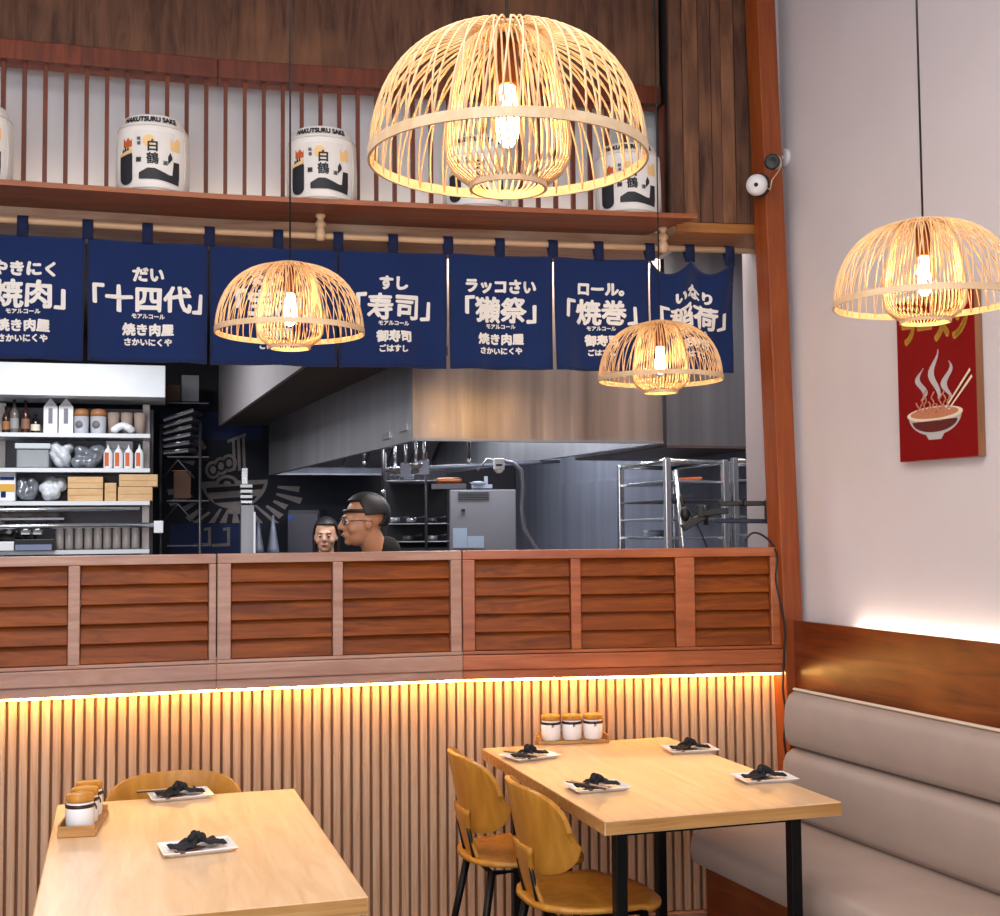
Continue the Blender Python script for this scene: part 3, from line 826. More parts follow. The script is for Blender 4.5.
def chopsticks(p, rz, label):
    root = thing('chopsticks', label, 'chopsticks', p, rz, 'pairs of chopsticks')
    for dy in (-.006, .007):
        R = Matrix.Rotation(rz, 3, 'Z')
        a_ = Vector(p) + R @ Vector((-.085, dy * 1.6, .0175)); b_ = Vector(p) + R @ Vector((.08, dy, .019))
        MB().tube([a_, b_], [.0022, .0034], 8).build('stick', m_napb if dy < 0 else m_rod, root)
chopsticks(PZ(166, 796, .7502), EA - .05, 'pair of chopsticks across the plate on the left table')
chopsticks(PZ(522, 759, .7502), EA - 1.15, 'pair of chopsticks on the far left plate of the right table')
chopsticks(PZ(588, 791, .7502), EA - 1.15, 'pair of chopsticks on the plate above the near chair')

# ------------------------------------------------------------------ condiment caddies
def make_jar():
    root = thing('condiment_jar', '', 'jar', (0, 0, 0), 0, 'white condiment jars')
    MB().lathe([(0, 0), (.033, 0), (.0365, .004), (.037, .062), (.034, .07), (.030, .073), (0, .073)], n=28).build('body', m_whitep, root)
    MB().lathe([(0, .0735), (.035, .0735), (.036, .077), (.036, .088), (.034, .091), (0, .091)], n=28).build('lid', m_chair, root)
    MB().lathe([(.0372, .058), (.0382, .060), (.0382, .066), (.0372, .068)], n=28).build('clip_band', m_brown, root)
    MB().tube([(0, -.0385, .064), (.004, -.042, .054), (-.003, -.042, .05), (0, -.0385, .064)], .0016, 6).build('clasp', m_brown, root)
    return root
jar = make_jar(); firstj = True
def caddy(p, rz, label, jl):
    global firstj
    R = Matrix.Rotation(rz, 3, 'Z'); p = Vector(p)
    root = thing('jar_caddy', label, 'caddy', p, rz, 'wooden jar caddies')
    def bx(n, c, s, m): MB().box(p + R @ Vector(c), s, rz=rz).build(n, m, root, bevel=.001)
    bx('tray', (0, 0, .006), (.262, .096, .010), m_tableedge)
    bx('side_panel', (-.128, 0, .020), (.006, .092, .018), m_tableedge); bx('side_panel', (.128, 0, .020), (.006, .092, .018), m_tableedge)
    bx('back_panel', (0, .0455, .022), (.25, .005, .022), m_tableedge)
    for k, lb in enumerate(jl):
        q = p + R @ Vector((-.08 + .08 * k, -.001, .0115))
        if firstj: jar.location = q; jar.rotation_euler = (0, 0, rz); jar['label'] = lb; firstj = False
        else: dup(jar, q, rz, lb)
q = PZ(572, 742, .7502)
caddy(q, math.radians(8), 'wooden caddy holding three jars at the wall end of the right table', ['white jar with wooden lid, left one in the caddy on the right table', 'white jar with wooden lid, middle one in the caddy on the right table', 'white jar with wooden lid, right one in the caddy on the right table'])
q = PZ(84, 826, .7502)
caddy(q, EA + PI / 2 - .12, 'wooden caddy seen end on at the left side of the left table', ['white jar with wooden lid, nearest in the end-on caddy', 'white jar with wooden lid, middle of the end-on caddy', 'white jar with wooden lid, farthest in the end-on caddy'])

# ------------------------------------------------------------------ poster on the right wall
def wall_hit(px, py, off=0.0):
    r = ray(px, py); n = WN; p0 = W0 + WN * off
    return CAM + r * ((p0 - CAM).dot(n) / r.dot(n))
pa = wall_hit(900, 461, .035); pb_ = wall_hit(978, 457, .035)
ta = (pa - W0).dot(WD); tb = (pb_ - W0).dot(WD)
zb = (pa.z + pb_.z) / 2; zt = wall_hit(930, 295, .035).z
po0 = po = thing('poster_board', 'red wall sign with yellow brush lettering above a noodle bowl picture', 'sign', wp((ta + tb) / 2, .02, zb))
wbox(MB(), ta, tb, .003, .032, zb, zt).build('panel', wood('poster side wood', '#9a6a48', '#7c5034', 'z', 0), po)
wbox(MB(), ta, tb, .0322, .034, zb, zt).build('printed_face', m_redposter, po); po = [o for o in bpy.data.objects if o.parent == po0 and o.name.startswith('printed_face')][0]
PW = tb - ta; PH = zt - zb
def pp3(u, v, lift=0): return wp(ta + u * PW, .0345 + lift, zb + v * PH)
def pshape(name, mat, pts, lift=0.0): MB().extrude([pp3(u, v, lift) for u, v in pts], WN * .0008).build(name, mat, po)
vs, fs = text_mesh('ラーメン', .2, .012)
xs = [v[0] for v in vs]; ys = [v[1] for v in vs]; x0, x1, y0, y1 = min(xs), max(xs), min(ys), max(ys)
MB().add([pp3(.07 + .86 * (v[0] - x0) / (x1 - x0), .72 + .2 * (v[1] - y0) / (y1 - y0) - .03 * (v[0] - x0) / (x1 - x0), .001) for v in vs], fs).build('lettering', m_yellow, po)
arc = lambda cx, cy, rx, ry, a0, a1, n=20: [(cx + rx * math.cos(a0 + (a1 - a0) * k / n), cy + ry * math.sin(a0 + (a1 - a0) * k / n)) for k in range(n + 1)]
pm_grey = base('print grey', '#b8b4b8', .5); pm_cream = base('print cream', '#e8dcc4', .5); pm_noodle = base('print noodle', '#c07a5c', .5); pm_dkred = base('print dark red', '#5c1414', .5)
pshape('printed_bowl', pm_grey, arc(.48, .27, .34, .125, PI, 2 * PI))
pshape('printed_bowl_foot', pm_grey, [(.36, .155), (.60, .155), (.56, .12), (.40, .12)], .0002)
pshape('printed_bowl_stripe', pm_dkred, arc(.48, .235, .29, .07, PI, 2 * PI), .001)
pshape('printed_rim', pm_cream, arc(.48, .275, .36, .045, 0, 2 * PI, 32)[:-1], .001)
pshape('printed_noodles', pm_noodle, arc(.48, .28, .31, .032, 0, 2 * PI, 32)[:-1], .002)
mb = MB()
for k in range(9):
    pts = [pp3(.27 + .05 * k + .02 * math.sin(t * 1.7 + k), .28 + .018 * t + (.0 if k % 2 else .02), .003) for t in range(4 + (k * 2) % 5)]
    mb.tube(pts, .0028, 6)
mb.build('printed_noodle_strands', pm_noodle, po)
for k, (cx, h) in enumerate(((.32, .2), (.5, .3), (.66, .22))):
    L = []; Rr = []
    for j in range(13):
        t = j / 12; x = cx + .05 * math.sin(t * 7 + k); w_ = .035 * math.sin(PI * min(1, t + .05)) + .004
        L.append((x - w_, .36 + h * t)); Rr.append((x + w_, .36 + h * t))
    pshape('printed_steam', pm_grey, L + Rr[::-1], .001)
pshape('printed_chopsticks', pm_cream, [(.62, .3), (.64, .3), (.95, .5), (.94, .515)], .003)
pshape('printed_chopsticks', pm_cream, [(.66, .29), (.68, .29), (.97, .46), (.96, .475)], .003)

# ------------------------------------------------------------------ security cameras on the post
q = wall_hit(786, 158, .0)
sc = thing('security_camera', 'white bullet security camera with black face on a round wall base', 'camera', q)
tocam = (CAM - q).normalized()
Rw = WN.to_track_quat('Z', 'Y').to_matrix()
MB().lathe([(0, 0), (.036, 0), (.036, .008), (.028, .014), (0, .014)], q + WN * .001, 24, Rw).build('mount', m_plw, sc)
hd = P(773, 162, 4.62)
MB().tube([q + WN * .012, q + WN * .05, hd + Vector((.012, .06, .012))], .009, 10).build('arm', m_plw, sc)
fd = (Vector((-.35, -1, -.28))).normalized(); Rf = fd.to_track_quat('Z', 'Y').to_matrix()
MB().lathe([(0, -.05), (.022, -.048), (.028, -.03), (.029, .016), (.027, .018), (0, .018)], hd, 24, Rf).build('housing', m_plw, sc)
MB().lathe([(0, .0185), (.0285, .0185), (.030, .021), (.029, .03), (.02, .031), (.01, .027), (0, .027)], hd, 24, Rf).build('lens_face', m_blackpl, sc)
q = P(757, 185, 4.80)
sc2 = thing('security_camera', 'white round dome security camera at the foot of the plank panel', 'camera', q)
fd = (Vector((-.5, -1, -.25))).normalized(); Rf = fd.to_track_quat('Z', 'Y').to_matrix()
MB().lathe([(0, -.045), (.042, -.045), (.046, -.035), (.046, -.01), (.043, -.005), (0, -.005)], q, 28, Rf).build('base', m_blackpl, sc2)
MB().lathe([(.0, -.004), (.041, -.004), (.042, .006), (.036, .024), (.02, .033), (0, .035)], q, 28, Rf).build('dome', m_plw, sc2)
MB().lathe([(0, .036), (.007, .036), (.008, .038), (0, .0385)], q + Rf @ Vector((.006, .0, 0)), 14, Rf).build('lens', m_blackpl, sc2)
w = MB(); a_ = P(766, 187, 4.78); w.tube([a_, P(770, 190, 4.76), P(772, 180, 4.76), P(778, 172, 4.76), P(782, 164, 4.78)], .003, 6)
tag(w.build('camera_wire', m_rod), 'short tan wire looping between the two security cameras', 'wire')

# ------------------------------------------------------------------ black cable down the right end of the counter
w = MB(); pts = []
for k, (px, py) in enumerate(((745, 541), (752, 533), (762, 535), (773, 545), (777, 560), (776, 580), (781, 605), (785, 630), (784, 655), (783, 690), (786, 715), (784, 740), (788, 765), (789, 790), (788, 820))):
    pts.append(P(px, py, 4.82 - (.0 if k > 3 else -.05)))
sm = []
for i in range(len(pts) - 1):
    for j in range(4):
        t = j / 4; p0 = pts[max(i-1, 0)]; p1 = pts[i]; p2 = pts[i+1]; p3 = pts[min(i+2, len(pts)-1)]
        sm.append(.5 * ((2*p1) + (p2-p0)*t + (2*p0-5*p1+4*p2-p3)*t*t + (3*p1-p0-3*p2+p3)*t**3))
w.tube(sm + [pts[-1]], .0045, 6); tag(w.build('cable', m_blackpl), 'black cable hanging down beside the corner post', 'cable')

# ================================================================== KITCHEN
KA = math.radians(19); k1 = Vector((math.cos(KA), math.sin(KA), 0)); k2 = Vector((-math.sin(KA), math.cos(KA), 0))
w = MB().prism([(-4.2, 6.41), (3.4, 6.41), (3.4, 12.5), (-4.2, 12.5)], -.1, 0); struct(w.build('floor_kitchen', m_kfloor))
KZ = 2.98
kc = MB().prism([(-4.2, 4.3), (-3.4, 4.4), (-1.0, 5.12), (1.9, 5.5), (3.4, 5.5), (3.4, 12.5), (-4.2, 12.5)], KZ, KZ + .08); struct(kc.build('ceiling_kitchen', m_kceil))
# back wall, right wall, left wall
bw = Vector((-1.85, 9.45, 0))
def kp(o, u, v, z=0): q = o + k1 * u + k2 * v; return Vector((q.x, q.y, z))
def kbox(mb, o, u0, u1, v0, v1, z0, z1):
    ps = [kp(o, u0, v0), kp(o, u1, v0), kp(o, u1, v1), kp(o, u0, v1)]
    return mb.prism([(p.x, p.y) for p in ps], z0, z1)
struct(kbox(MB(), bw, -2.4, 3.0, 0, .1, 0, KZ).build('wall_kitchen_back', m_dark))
rw = Vector((1.72, 5.45, 0))
struct(kbox(MB(), rw, 0, .1, -.1, 4.9, 0, KZ).build('wall_kitchen_right', m_steelw))
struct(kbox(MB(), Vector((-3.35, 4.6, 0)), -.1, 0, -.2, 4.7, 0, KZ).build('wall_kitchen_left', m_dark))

# bulkhead (lowered ceiling with a pale side)
n0 = PZ(309, 362, 2.3); 
bo = Vector((n0.x, n0.y, 0))
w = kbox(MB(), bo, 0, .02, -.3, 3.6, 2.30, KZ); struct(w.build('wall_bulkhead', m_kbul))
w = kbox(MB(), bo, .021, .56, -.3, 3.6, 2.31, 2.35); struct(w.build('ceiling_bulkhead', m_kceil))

# main hood: open box
N1 = PZ(413, 438, 1.95); N2 = PZ(663, 441, 1.95); d12 = (N2 - N1); HL = d12.length; d12.normalize()
ho = thing('extractor_hood', 'large brushed steel extractor hood hanging above the cooks', 'hood', Vector((N1.x, N1.y, 1.95)))
hk1 = d12.copy(); hk1.z = 0; hk1.normalize(); hk2 = Vector((-math.sin(math.radians(20.5)), math.cos(math.radians(20.5)), 0)); HD = 3.6
def hp(u, v): q = N1 + hk1 * u + hk2 * v; return (q.x, q.y)
z0, z1 = 1.95, KZ - .001; th = .012
MB().prism([hp(0, 0), hp(HL, 0), hp(HL, th), hp(0, th)], z0, z1).build('front_panel', m_steel, ho)
MB().prism([hp(0, th), hp(th, th), hp(th, HD), hp(0, HD)], z0, z1).build('side_panel', m_steeld, ho)
MB().prism([hp(HL - th, th), hp(HL, th), hp(HL, HD), hp(HL - th, HD)], z0, z1).build('side_panel', m_steeld, ho)
MB().prism([hp(th, HD - th), hp(HL - th, HD - th), hp(HL - th, HD), hp(th, HD)], z0, z1).build('back_panel', m_steelw, ho)
MB().prism([hp(th, th), hp(HL - th, th), hp(HL - th, HD - th), hp(th, HD - th)], z0 + .35, z0 + .36).build('inner_top', m_dark, ho)
w = MB(); 
for (u0, u1, v0, v1) in ((0, HL, -.004, .03), (-.004, .03, 0, HD), (HL - .03, HL + .004, 0, HD), (0, HL, HD - .1, HD)):
    w.prism([hp(u0, v0), hp(u1, v0), hp(u1, v1), hp(u0, v1)], z0 - .012, z0 - .0005)
w.build('gutter_rim', m_steeld, ho)
# filter bank inside, slanting
f0 = [hp(th + .01, HD * .5), hp(HL - .02, HD * .5)]
fb = MB()
for k in range(7):
    u0 = .04 + k * (HL - .08) / 7; u1 = u0 + (HL - .08) / 7 - .01
    a_, b_ = hp(u0, HD - .5), hp(u1, HD - .5); c_, d_ = hp(u1, HD - .05), hp(u0, HD - .05)
    fb.add([(a_[0], a_[1], 2.28), (b_[0], b_[1], 2.28), (c_[0], c_[1], 2.0), (d_[0], d_[1], 2.0), (a_[0], a_[1], 2.29), (b_[0], b_[1], 2.29), (c_[0], c_[1], 2.01), (d_[0], d_[1], 2.01)],
           [(3, 2, 1, 0), (4, 5, 6, 7), (0, 1, 5, 4), (1, 2, 6, 5), (2, 3, 7, 6), (3, 0, 4, 7)])
fb.build('filters', m_steeld, ho)
for (px, py) in ((404, 428), (387, 436)):
    r = ray(px, py); nn = Vector((-hk2.y, hk2.x, 0)); c = CAM + r * ((N1 - CAM).dot(nn) / r.dot(nn))
    MB().box(c - nn * 0 + Vector((-.004, 0, 0)), (.006, .14, .03), Matrix.Rotation(math.radians(20.5), 3, 'Z')).build('rating_plate', m_chrome, ho)

# second steel housing to the right of the hood
o2 = PZ(667, 446, 1.95); o2 = Vector((o2.x, o2.y, 0))
h2 = thing('steel_housing', 'plain steel duct housing right of the extractor hood', 'housing', Vector((o2.x, o2.y, 1.95)))
kbox(MB(), o2, 0, .54, 0, 1.2, 1.955, KZ - .001).build('casing', steel('pale steel', '#a09c9c', .4), h2)
kbox(MB(), o2, .002, .53, .0, 1.2, 1.943, 1.9545).build('bottom_plate', base('brown steel underside', '#6c5c56', .5, .4), h2)

# pale reveal wall at the right end of the opening
w = MB(); a_ = P(745, 400, 5.32); b_ = P(772, 400, 5.0)
w.prism([(a_.x, a_.y), (b_.x, b_.y), (b_.x + .3, b_.y + .15), (a_.x + .35, a_.y + .1)], 0, KZ - .001); struct(w.build('wall_reveal', base('pale reveal', '#968e92', .7)))

# ---- back mural
def bp(px, py, lift=.0):
    """point on the kitchen back wall, lift metres in front"""
    r = ray(px, py); o = bw - k2 * lift; return CAM + r * ((o - CAM).dot(k2) / r.dot(k2))
mu = thing('wall_mural', 'dark mural of a noodle bowl with rays and chopsticks on the kitchen back wall', 'mural', bp(215, 548, .01))
MB().extrude([bp(140, 560, .004), bp(372, 560, .004), bp(372, 395, .004), bp(140, 395, .004)], -k2 * .004).build('panel', m_mural, mu); mu = [o for o in bpy.data.objects if o.parent == mu and o.name.startswith('panel')][-1]
MB().extrude([bp(160, 440, .009), bp(262, 440, .009), bp(262, 412, .009), bp(160, 412, .009)], -k2 * .0012).build('painted_sky', m_muralb, mu)
MB().extrude([bp(170, 556, .009), bp(262, 556, .009), bp(262, 524, .009), bp(170, 524, .009)], -k2 * .0012).build('painted_panel', m_muralb, mu)
def ms(pts, mat=m_chalk, lift=.011, name='painted_shape'): return MB().extrude([bp(x, y, lift) for x, y in pts], -k2 * .001).build(name, mat, mu)
el = lambda cx, cy, rx, ry, a0, a1, n=24: [(cx + rx * math.cos(a0 + (a1 - a0) * k / n), cy + ry * math.sin(a0 + (a1 - a0) * k / n)) for k in range(n + 1)]
ms(el(234, 478, 34, 31, .05, PI - .12), lift=.012, name='painted_bowl')
ms([(206, 488), (264, 484), (262, 489), (207, 493)], m_mural, .0145, 'painted_bowl_stripe')
ms([(212, 499), (257, 496), (254, 500), (215, 503)], m_mural, .0145, 'painted_bowl_stripe')
ms([(227, 509), (245, 508), (243, 514), (229, 514)], m_chalk, .0145, 'painted_bowl_foot')
for r_ in ((12, 9), (8, 6), (4, 3)):
    ms(el(227, 484, r_[0], r_[1], PI, 2 * PI), m_chalk if r_[0] != 8 else m_mural, .016 + (12 - r_[0]) * .0004, 'painted_fishcake')
for cx, cy in ((213, 470), (221, 466), (229, 463)):
    ms(el(cx, cy, 8, 9, 0, 2 * PI)[:-1], m_chalk, .0135, 'painted_egg'); ms(el(cx, cy, 5, 6, 0, 2 * PI)[:-1], m_mural, .015, 'painted_egg_ring'); ms(el(cx, cy, 3, 4, 0, 2 * PI)[:-1], m_chalk, .0165, 'painted_yolk')
for x in (232, 237, 242):
    ms([(x, 438), (x + 2.6, 437), (x + 4, 470), (x + 1, 471)], lift=.0175, name='painted_chopstick')
ms([(227, 440), (246, 433), (246, 436), (228, 443)], lift=.019, name='painted_chopstick')
for k in range(15):
    a0 = math.radians(8 + k * 11.5); c = (234, 482); r1 = 44 + (k % 3); r2 = 66 + 6 * math.sin(k * 2)
    if 3 < k < 10: r1 = 36
    pr_ = lambda r, a: (c[0] + r * math.cos(a), min(523, c[1] + r * math.sin(a) * .8))
    d = .055
    ms([pr_(r1, a0 - d * .6), pr_(r2, a0 - d), pr_(r2, a0 + d), pr_(r1, a0 + d * .6)], lift=.0115, name='painted_ray')
for k in range(6):
    a0 = math.radians(205 + k * 12); c = (234, 482)
    if k > 2: continue
    pr_ = lambda r, a: (c[0] + r * math.cos(a), c[1] + r * math.sin(a))
    ms([pr_(44, a0 - .05), pr_(60, a0 - .07), pr_(60, a0 + .07), pr_(44, a0 + .05)], lift=.0115, name='painted_ray')
for x in (193, 212):
    ms([(x + 11, 528), (x + 18, 527), (x + 18, 546), (x, 547), (x, 544), (x + 15, 543), (x + 15, 530), (x + 11, 531)], lift=.012, name='painted_frame')

# ---- left shelving unit with stock
KS = P(158, 548, 8.2); sx0, sy0 = KS.x, KS.y; SR = math.radians(15); SC = FPX / 8.2
def sp(px, dy, py):   # picture column/row measured on the unit's front -> world, dy metres behind the front
    x = (px - 158) / SC * .985; z = H + (531 - py) / SC * 1.0
    q = Vector((sx0, sy0, 0)) + Matrix.Rotation(SR, 3, 'Z') @ Vector((x, dy, 0)); return Vector((q.x, q.y, z))
def sbox(mb, px0, px1, d0, d1, py0, py1):
    a_ = sp(px0, d0, py1); b_ = sp(px1, d1, py0); c = (sp(px0, d0, py1) + sp(px1, d1, py0)) / 2
    return mb.box(c, (abs(px1 - px0) / SC, d1 - d0, abs(py1 - py0) / SC), rz=SR)
un = thing('storage_rack', 'tall steel storage rack full of stock at the left of the kitchen', 'shelving', Vector((sx0 - .6, sy0, 0)))
for px in (-122, 2, 145):
    for d in ((-.02, .36) if px != 145 else (.30, .36)):
        MB().box((sp(px, d + .02, 600).x, sp(px, d + .02, 600).y, 1.205), (.045, .03, 2.41), rz=SR).build('upright', base('rack steel', '#b0a6a2', .35, .7), un)
ZS = [434, 468.5, 501]
for py in ZS: sbox(MB(), -124, 147.5, -.012, .42, py, py + 4).build('shelf_board', base('white shelf', '#d2d4d8', .35, .3), un)
for py in (549, 600, 660): sbox(MB(), -124, 147.5, .0, .42, py, py + 4).build('shelf_board', base('white shelf', '#d2d4d8', .35, .3), un)
sbox(MB(), -124, 150, .385, .39, 404, 560).build('back_sheet', base('rack back', '#6e6a70', .5, .3), un)
o = sbox(MB(), -128, 162, -.06, .46, 366, 398).build('top_cabinet', m_fasc, bevel=.004); tag(o, 'white box housing on top of the kitchen storage rack', 'cabinet')
w = MB(); w.tube([sp(-124, -.05, 526), sp(158, -.05, 525)], .016, 10); w.tube([sp(140, .0, 524), sp(140, -.05, 524)], .01, 8)
tag(w.build('rail', m_chrome), 'horizontal chrome rail in front of the storage rack', 'rail')
w = MB(); w.tube([sp(-124, -.04, 510), sp(140, -.04, 509)], .012, 8); w.tube([sp(10, .02, 509), sp(10, -.04, 509)], .008, 8); tag(w.build('rail', m_chrome), 'thin upper chrome rail under the cardboard boxes', 'rail')
o = sbox(MB(), 154, 163, -.09, -.03, 521, 533).build('rail_end_clamp', m_plw, bevel=.004); tag(o, 'white clamp at the right end of the chrome rail', 'clamp')

def bottle(px, pyb, hpx, rpx, mat, label, cap=m_blackpl, d=.12, lab=None):
    b_ = sp(px, d, pyb); h = hpx / SC; r = rpx / SC; b_.z += .001
    root = thing('bottle', label, 'bottle', b_, 0, 'bottles on the storage rack')
    MB().lathe([(0, 0), (r * .95, 0), (r, h * .03), (r, h * .55), (r * .8, h * .66), (r * .35, h * .76), (r * .32, h * .9), (0, h * .9)], b_, 18).build('body', mat, root)
    MB().lathe([(0, h * .9), (r * .42, h * .9), (r * .42, h), (0, h)], b_, 14).build('cap', cap, root)
    if lab: MB().lathe([(r * 1.02, h * .15), (r * 1.02, h * .45)], b_, 18).build('label', lab, root)
bottle(10, 434, 27, 3.6, m_brown, 'amber bottle with blue foot, first on the top rack shelf', lab=base('amber paper', '#a06a3c', .6))
bottle(18, 434, 34, 4.2, base('grey glass', '#6c625e', .2), 'tall grey clear bottle on the top rack shelf', lab=base('grey paper', '#9a9694', .6))
bottle(28.5, 434, 33, 4.0, m_brown, 'tall dark brown bottle on the top rack shelf', lab=base('brown paper', '#8a6048', .6))
bottle(38, 434, 21, 4.4, base('black glass', '#141216', .15), 'short black bottle with pale label on the top rack shelf', lab=pm_cream)
def carton(px0, px1, pyb, pyt, label):
    c = sp((px0 + px1) / 2, .14, pyb); c.z += .001; w_ = (px1 - px0) / SC; h = (pyb - pyt) / SC
    root = thing('milk_carton', label, 'carton', c, SR, 'white cartons on the storage rack'); R = Matrix.Rotation(SR, 3, 'Z')
    hh = h * .76; a_ = w_ / 2
    v_ = [c + R @ Vector(p) for p in ((-a_, -a_, 0), (a_, -a_, 0), (a_, a_, 0), (-a_, a_, 0), (-a_, -a_, hh), (a_, -a_, hh), (a_, a_, hh), (-a_, a_, hh), (0, -a_, h), (0, a_, h))]
    MB().add(v_, [(3, 2, 1, 0), (0, 1, 5, 4), (1, 2, 6, 5), (2, 3, 7, 6), (3, 0, 4, 7), (4, 5, 8), (6, 7, 9), (5, 6, 9, 8), (7, 4, 8, 9)]).build('body', m_plw, root)
    MB().box(c + R @ Vector((0, -a_ - .0015, h * .5)), (w_ * .3, .002, h * .42), rz=SR).build('printed_label', m_grey, root)
carton(46, 59, 434, 398, 'left white gable-top carton on the top rack shelf'); carton(60.5, 74, 434, 398, 'right white gable-top carton on the top rack shelf')
def tub(px0, px1, label):
    c = sp((px0 + px1) / 2, .14, 434); c.z += .001; r = (px1 - px0) / 2 / SC
    root = thing('storage_tub', label, 'tub', c, 0, 'tubs with brown lids')
    MB().lathe([(0, 0), (r * .92, 0), (r * .95, .01), (r, .12), (0, .12)], c, 22).build('body', base('tub grey', '#b8bcc4', .4), root)
    MB().lathe([(0, .1205), (r * 1.02, .1205), (r * 1.02, .142), (r * .9, .165), (r * .5, .172), (0, .174)], c, 22).build('lid', base('tan lid', '#a87048', .5), root)
    MB().lathe([(0, 0), (r * .5, 0), (r * .5, .003), (0, .003)], c + Vector((0, -r * 1.0, .065)), 18, Matrix.Rotation(PI / 2, 3, 'X')).build('round_label', base('label dark', '#7a706e', .6), root)
tub(74.5, 89, 'left grey tub with a tan domed lid on the top rack shelf'); tub(90.5, 106, 'right grey tub with a tan domed lid on the top rack shelf')
# cups, cloth bag
for k, px in enumerate((113, 126, 139)):
    c = sp(px, .16, 434); c.z += .001
    o = MB().lathe([(0, 0), (.032, 0), (.04, .15), (.037, .15), (.03, .006), (0, .006)], c, 20).build('paper_cup', base('kraft cup', '#a08c80', .7))
    tag(o, ('brownish tall cup left of the white bundle on the rack', 'brownish tall cup behind the white bundle on the rack', 'brownish tall cup beside the right rack upright')[k], 'cup', 'tall cups on the storage rack')
mb = MB(); rr = random.Random(5)
for k in range(8): mb.ell(sp(115 + k * 2.2, .06 + .02 * rr.random(), 429 - 4 * math.sin(k * .45)), (.03, .028, .024), Matrix.Rotation(k, 3, 'Z'), 12, 8)
o = mb.build('cloth_bundle', m_plw, remesh=.006); tag(o, 'small white cloth bundle lying on the top rack shelf', 'cloth')
# second shelf
ct = thing('plastic_container', 'clear plastic food container on the middle rack shelf', 'container', sp(36, .1, 468.5))
sbox(MB(), 22, 52, .03, .3, 450, 468).build('body', m_glass, ct, bevel=.01); sbox(MB(), 20.5, 53.5, .02, .31, 444, 449.5).build('lid', base('translucent lid', '#c4c8ce', .3), ct, bevel=.006)
def bag(px0, px1, pyb, pyt, mat, label, seed, d=.1):
    mb = MB(); r_ = random.Random(seed); w_ = (px1 - px0); h = pyb - pyt
    for k in range(9):
        u = r_.uniform(.2, .8); v = r_.uniform(.12, .8)
        rad = (w_ * .22 / SC, .06, h * r_.uniform(.18, .3) / SC)
        c = sp(px0 + u * w_, d + r_.uniform(-.02, .03), pyb - v * h)
        c.z = max(c.z, sp(0, 0, pyb).z + rad[2] + .006)
        mb.ell(c, rad, Matrix.Rotation(r_.uniform(-.6, .6), 3, 'Y'), 14, 8)
    o = mb.build('plastic_bag', mat, remesh=.009); tx = bpy.data.textures.new('crumple', 'CLOUDS'); tx.noise_scale = .04
    dm = o.modifiers.new('crumple', 'DISPLACE'); dm.texture = tx; dm.strength = .018; dm.texture_coords = 'GLOBAL'
    tag(o, label, 'bag', 'bags on the storage rack')
mbag = base('white film', '#c8ccd2', .3); mbag2 = base('silver film', '#8c9098', .3, .5)
bag(53, 74, 468.5, 440, mbag, 'crumpled white plastic bag beside the clear container', 1)
bag(72, 106, 468.5, 444, mbag2, 'large silvery bag in the middle of the middle rack shelf', 2)
bag(22, 42, 501, 474, mbag2, 'small foil bag on the lower rack shelf beside the yellow packet', 3)
bag(42, 70, 501, 476, mbag, 'pale crumpled bag left of the cardboard boxes', 4)
for k, px in enumerate((108.5, 118.5, 128.5, 139)):
    b_ = sp(px, .07, 468.5); b_.z += .001
    root = thing('sauce_bottle', ('leftmost', 'second', 'third', 'rightmost')[k] + ' of the four white squeeze bottles with orange labels', 'bottle', b_, 0, 'squeeze bottles with orange labels')
    MB().lathe([(0, 0), (.027, 0), (.029, .01), (.029, .1), (.018, .125), (.008, .135), (.004, .165), (0, .165)], b_, 18).build('body', m_plw, root)
    MB().box(b_ + Vector((0, -.029, .06)), (.026, .004, .09), rz=0).build('label', m_orgs, root)
o = sbox(MB(), 106, 132, .12, .3, 440, 448).build('lidded_box', m_plw, bevel=.005); tag(o, 'white flat box behind the squeeze bottles', 'box'); o.location.z += 0
sbox(MB(), 107, 131, .13, .29, 448.2, 468.2).build('lower_half', mbag2, o)
for k, (a_, b_, t_, bm_, lb) in enumerate(((71, 104, 489, 501, 'lower left cardboard box on the rack'), (71, 104, 477, 488.8, 'upper left cardboard box on the rack'), (106, 117, 483, 501, 'small cardboard box between the two stacks'),
                                     (119, 152, 487, 501, 'lower right cardboard box on the rack'), (120, 157, 474.5, 486.8, 'upper right cardboard box sticking out past the rack upright'))):
    o = sbox(MB(), a_, b_, .0, .3, t_, bm_ - .15).build('cardboard_box', m_card, bevel=.003); tag(o, lb, 'box', 'cardboard boxes on the storage rack')
    sbox(MB(), a_ + 1, b_ - 1, -.0012, -.0002, (t_ + bm_) / 2 - .3, (t_ + bm_) / 2 + .3).build('tape', m_tableedge, o)
pk = thing('food_packet', 'white packet with a yellow and blue print at the left of the rack', 'packet', sp(10, .0, 501))
sbox(MB(), -2, 21, .03, .11, 470, 500.8).build('pouch', m_plw, pk, bevel=.01)
sbox(MB(), 6, 20.5, .026, .029, 484, 491).build('yellow_print', m_yellow, pk); sbox(MB(), 7, 20, .026, .029, 477, 480).build('blue_print', m_noren, pk); sbox(MB(), 8, 12.5, .0255, .029, 491.5, 497).build('blue_print', m_noren, pk)
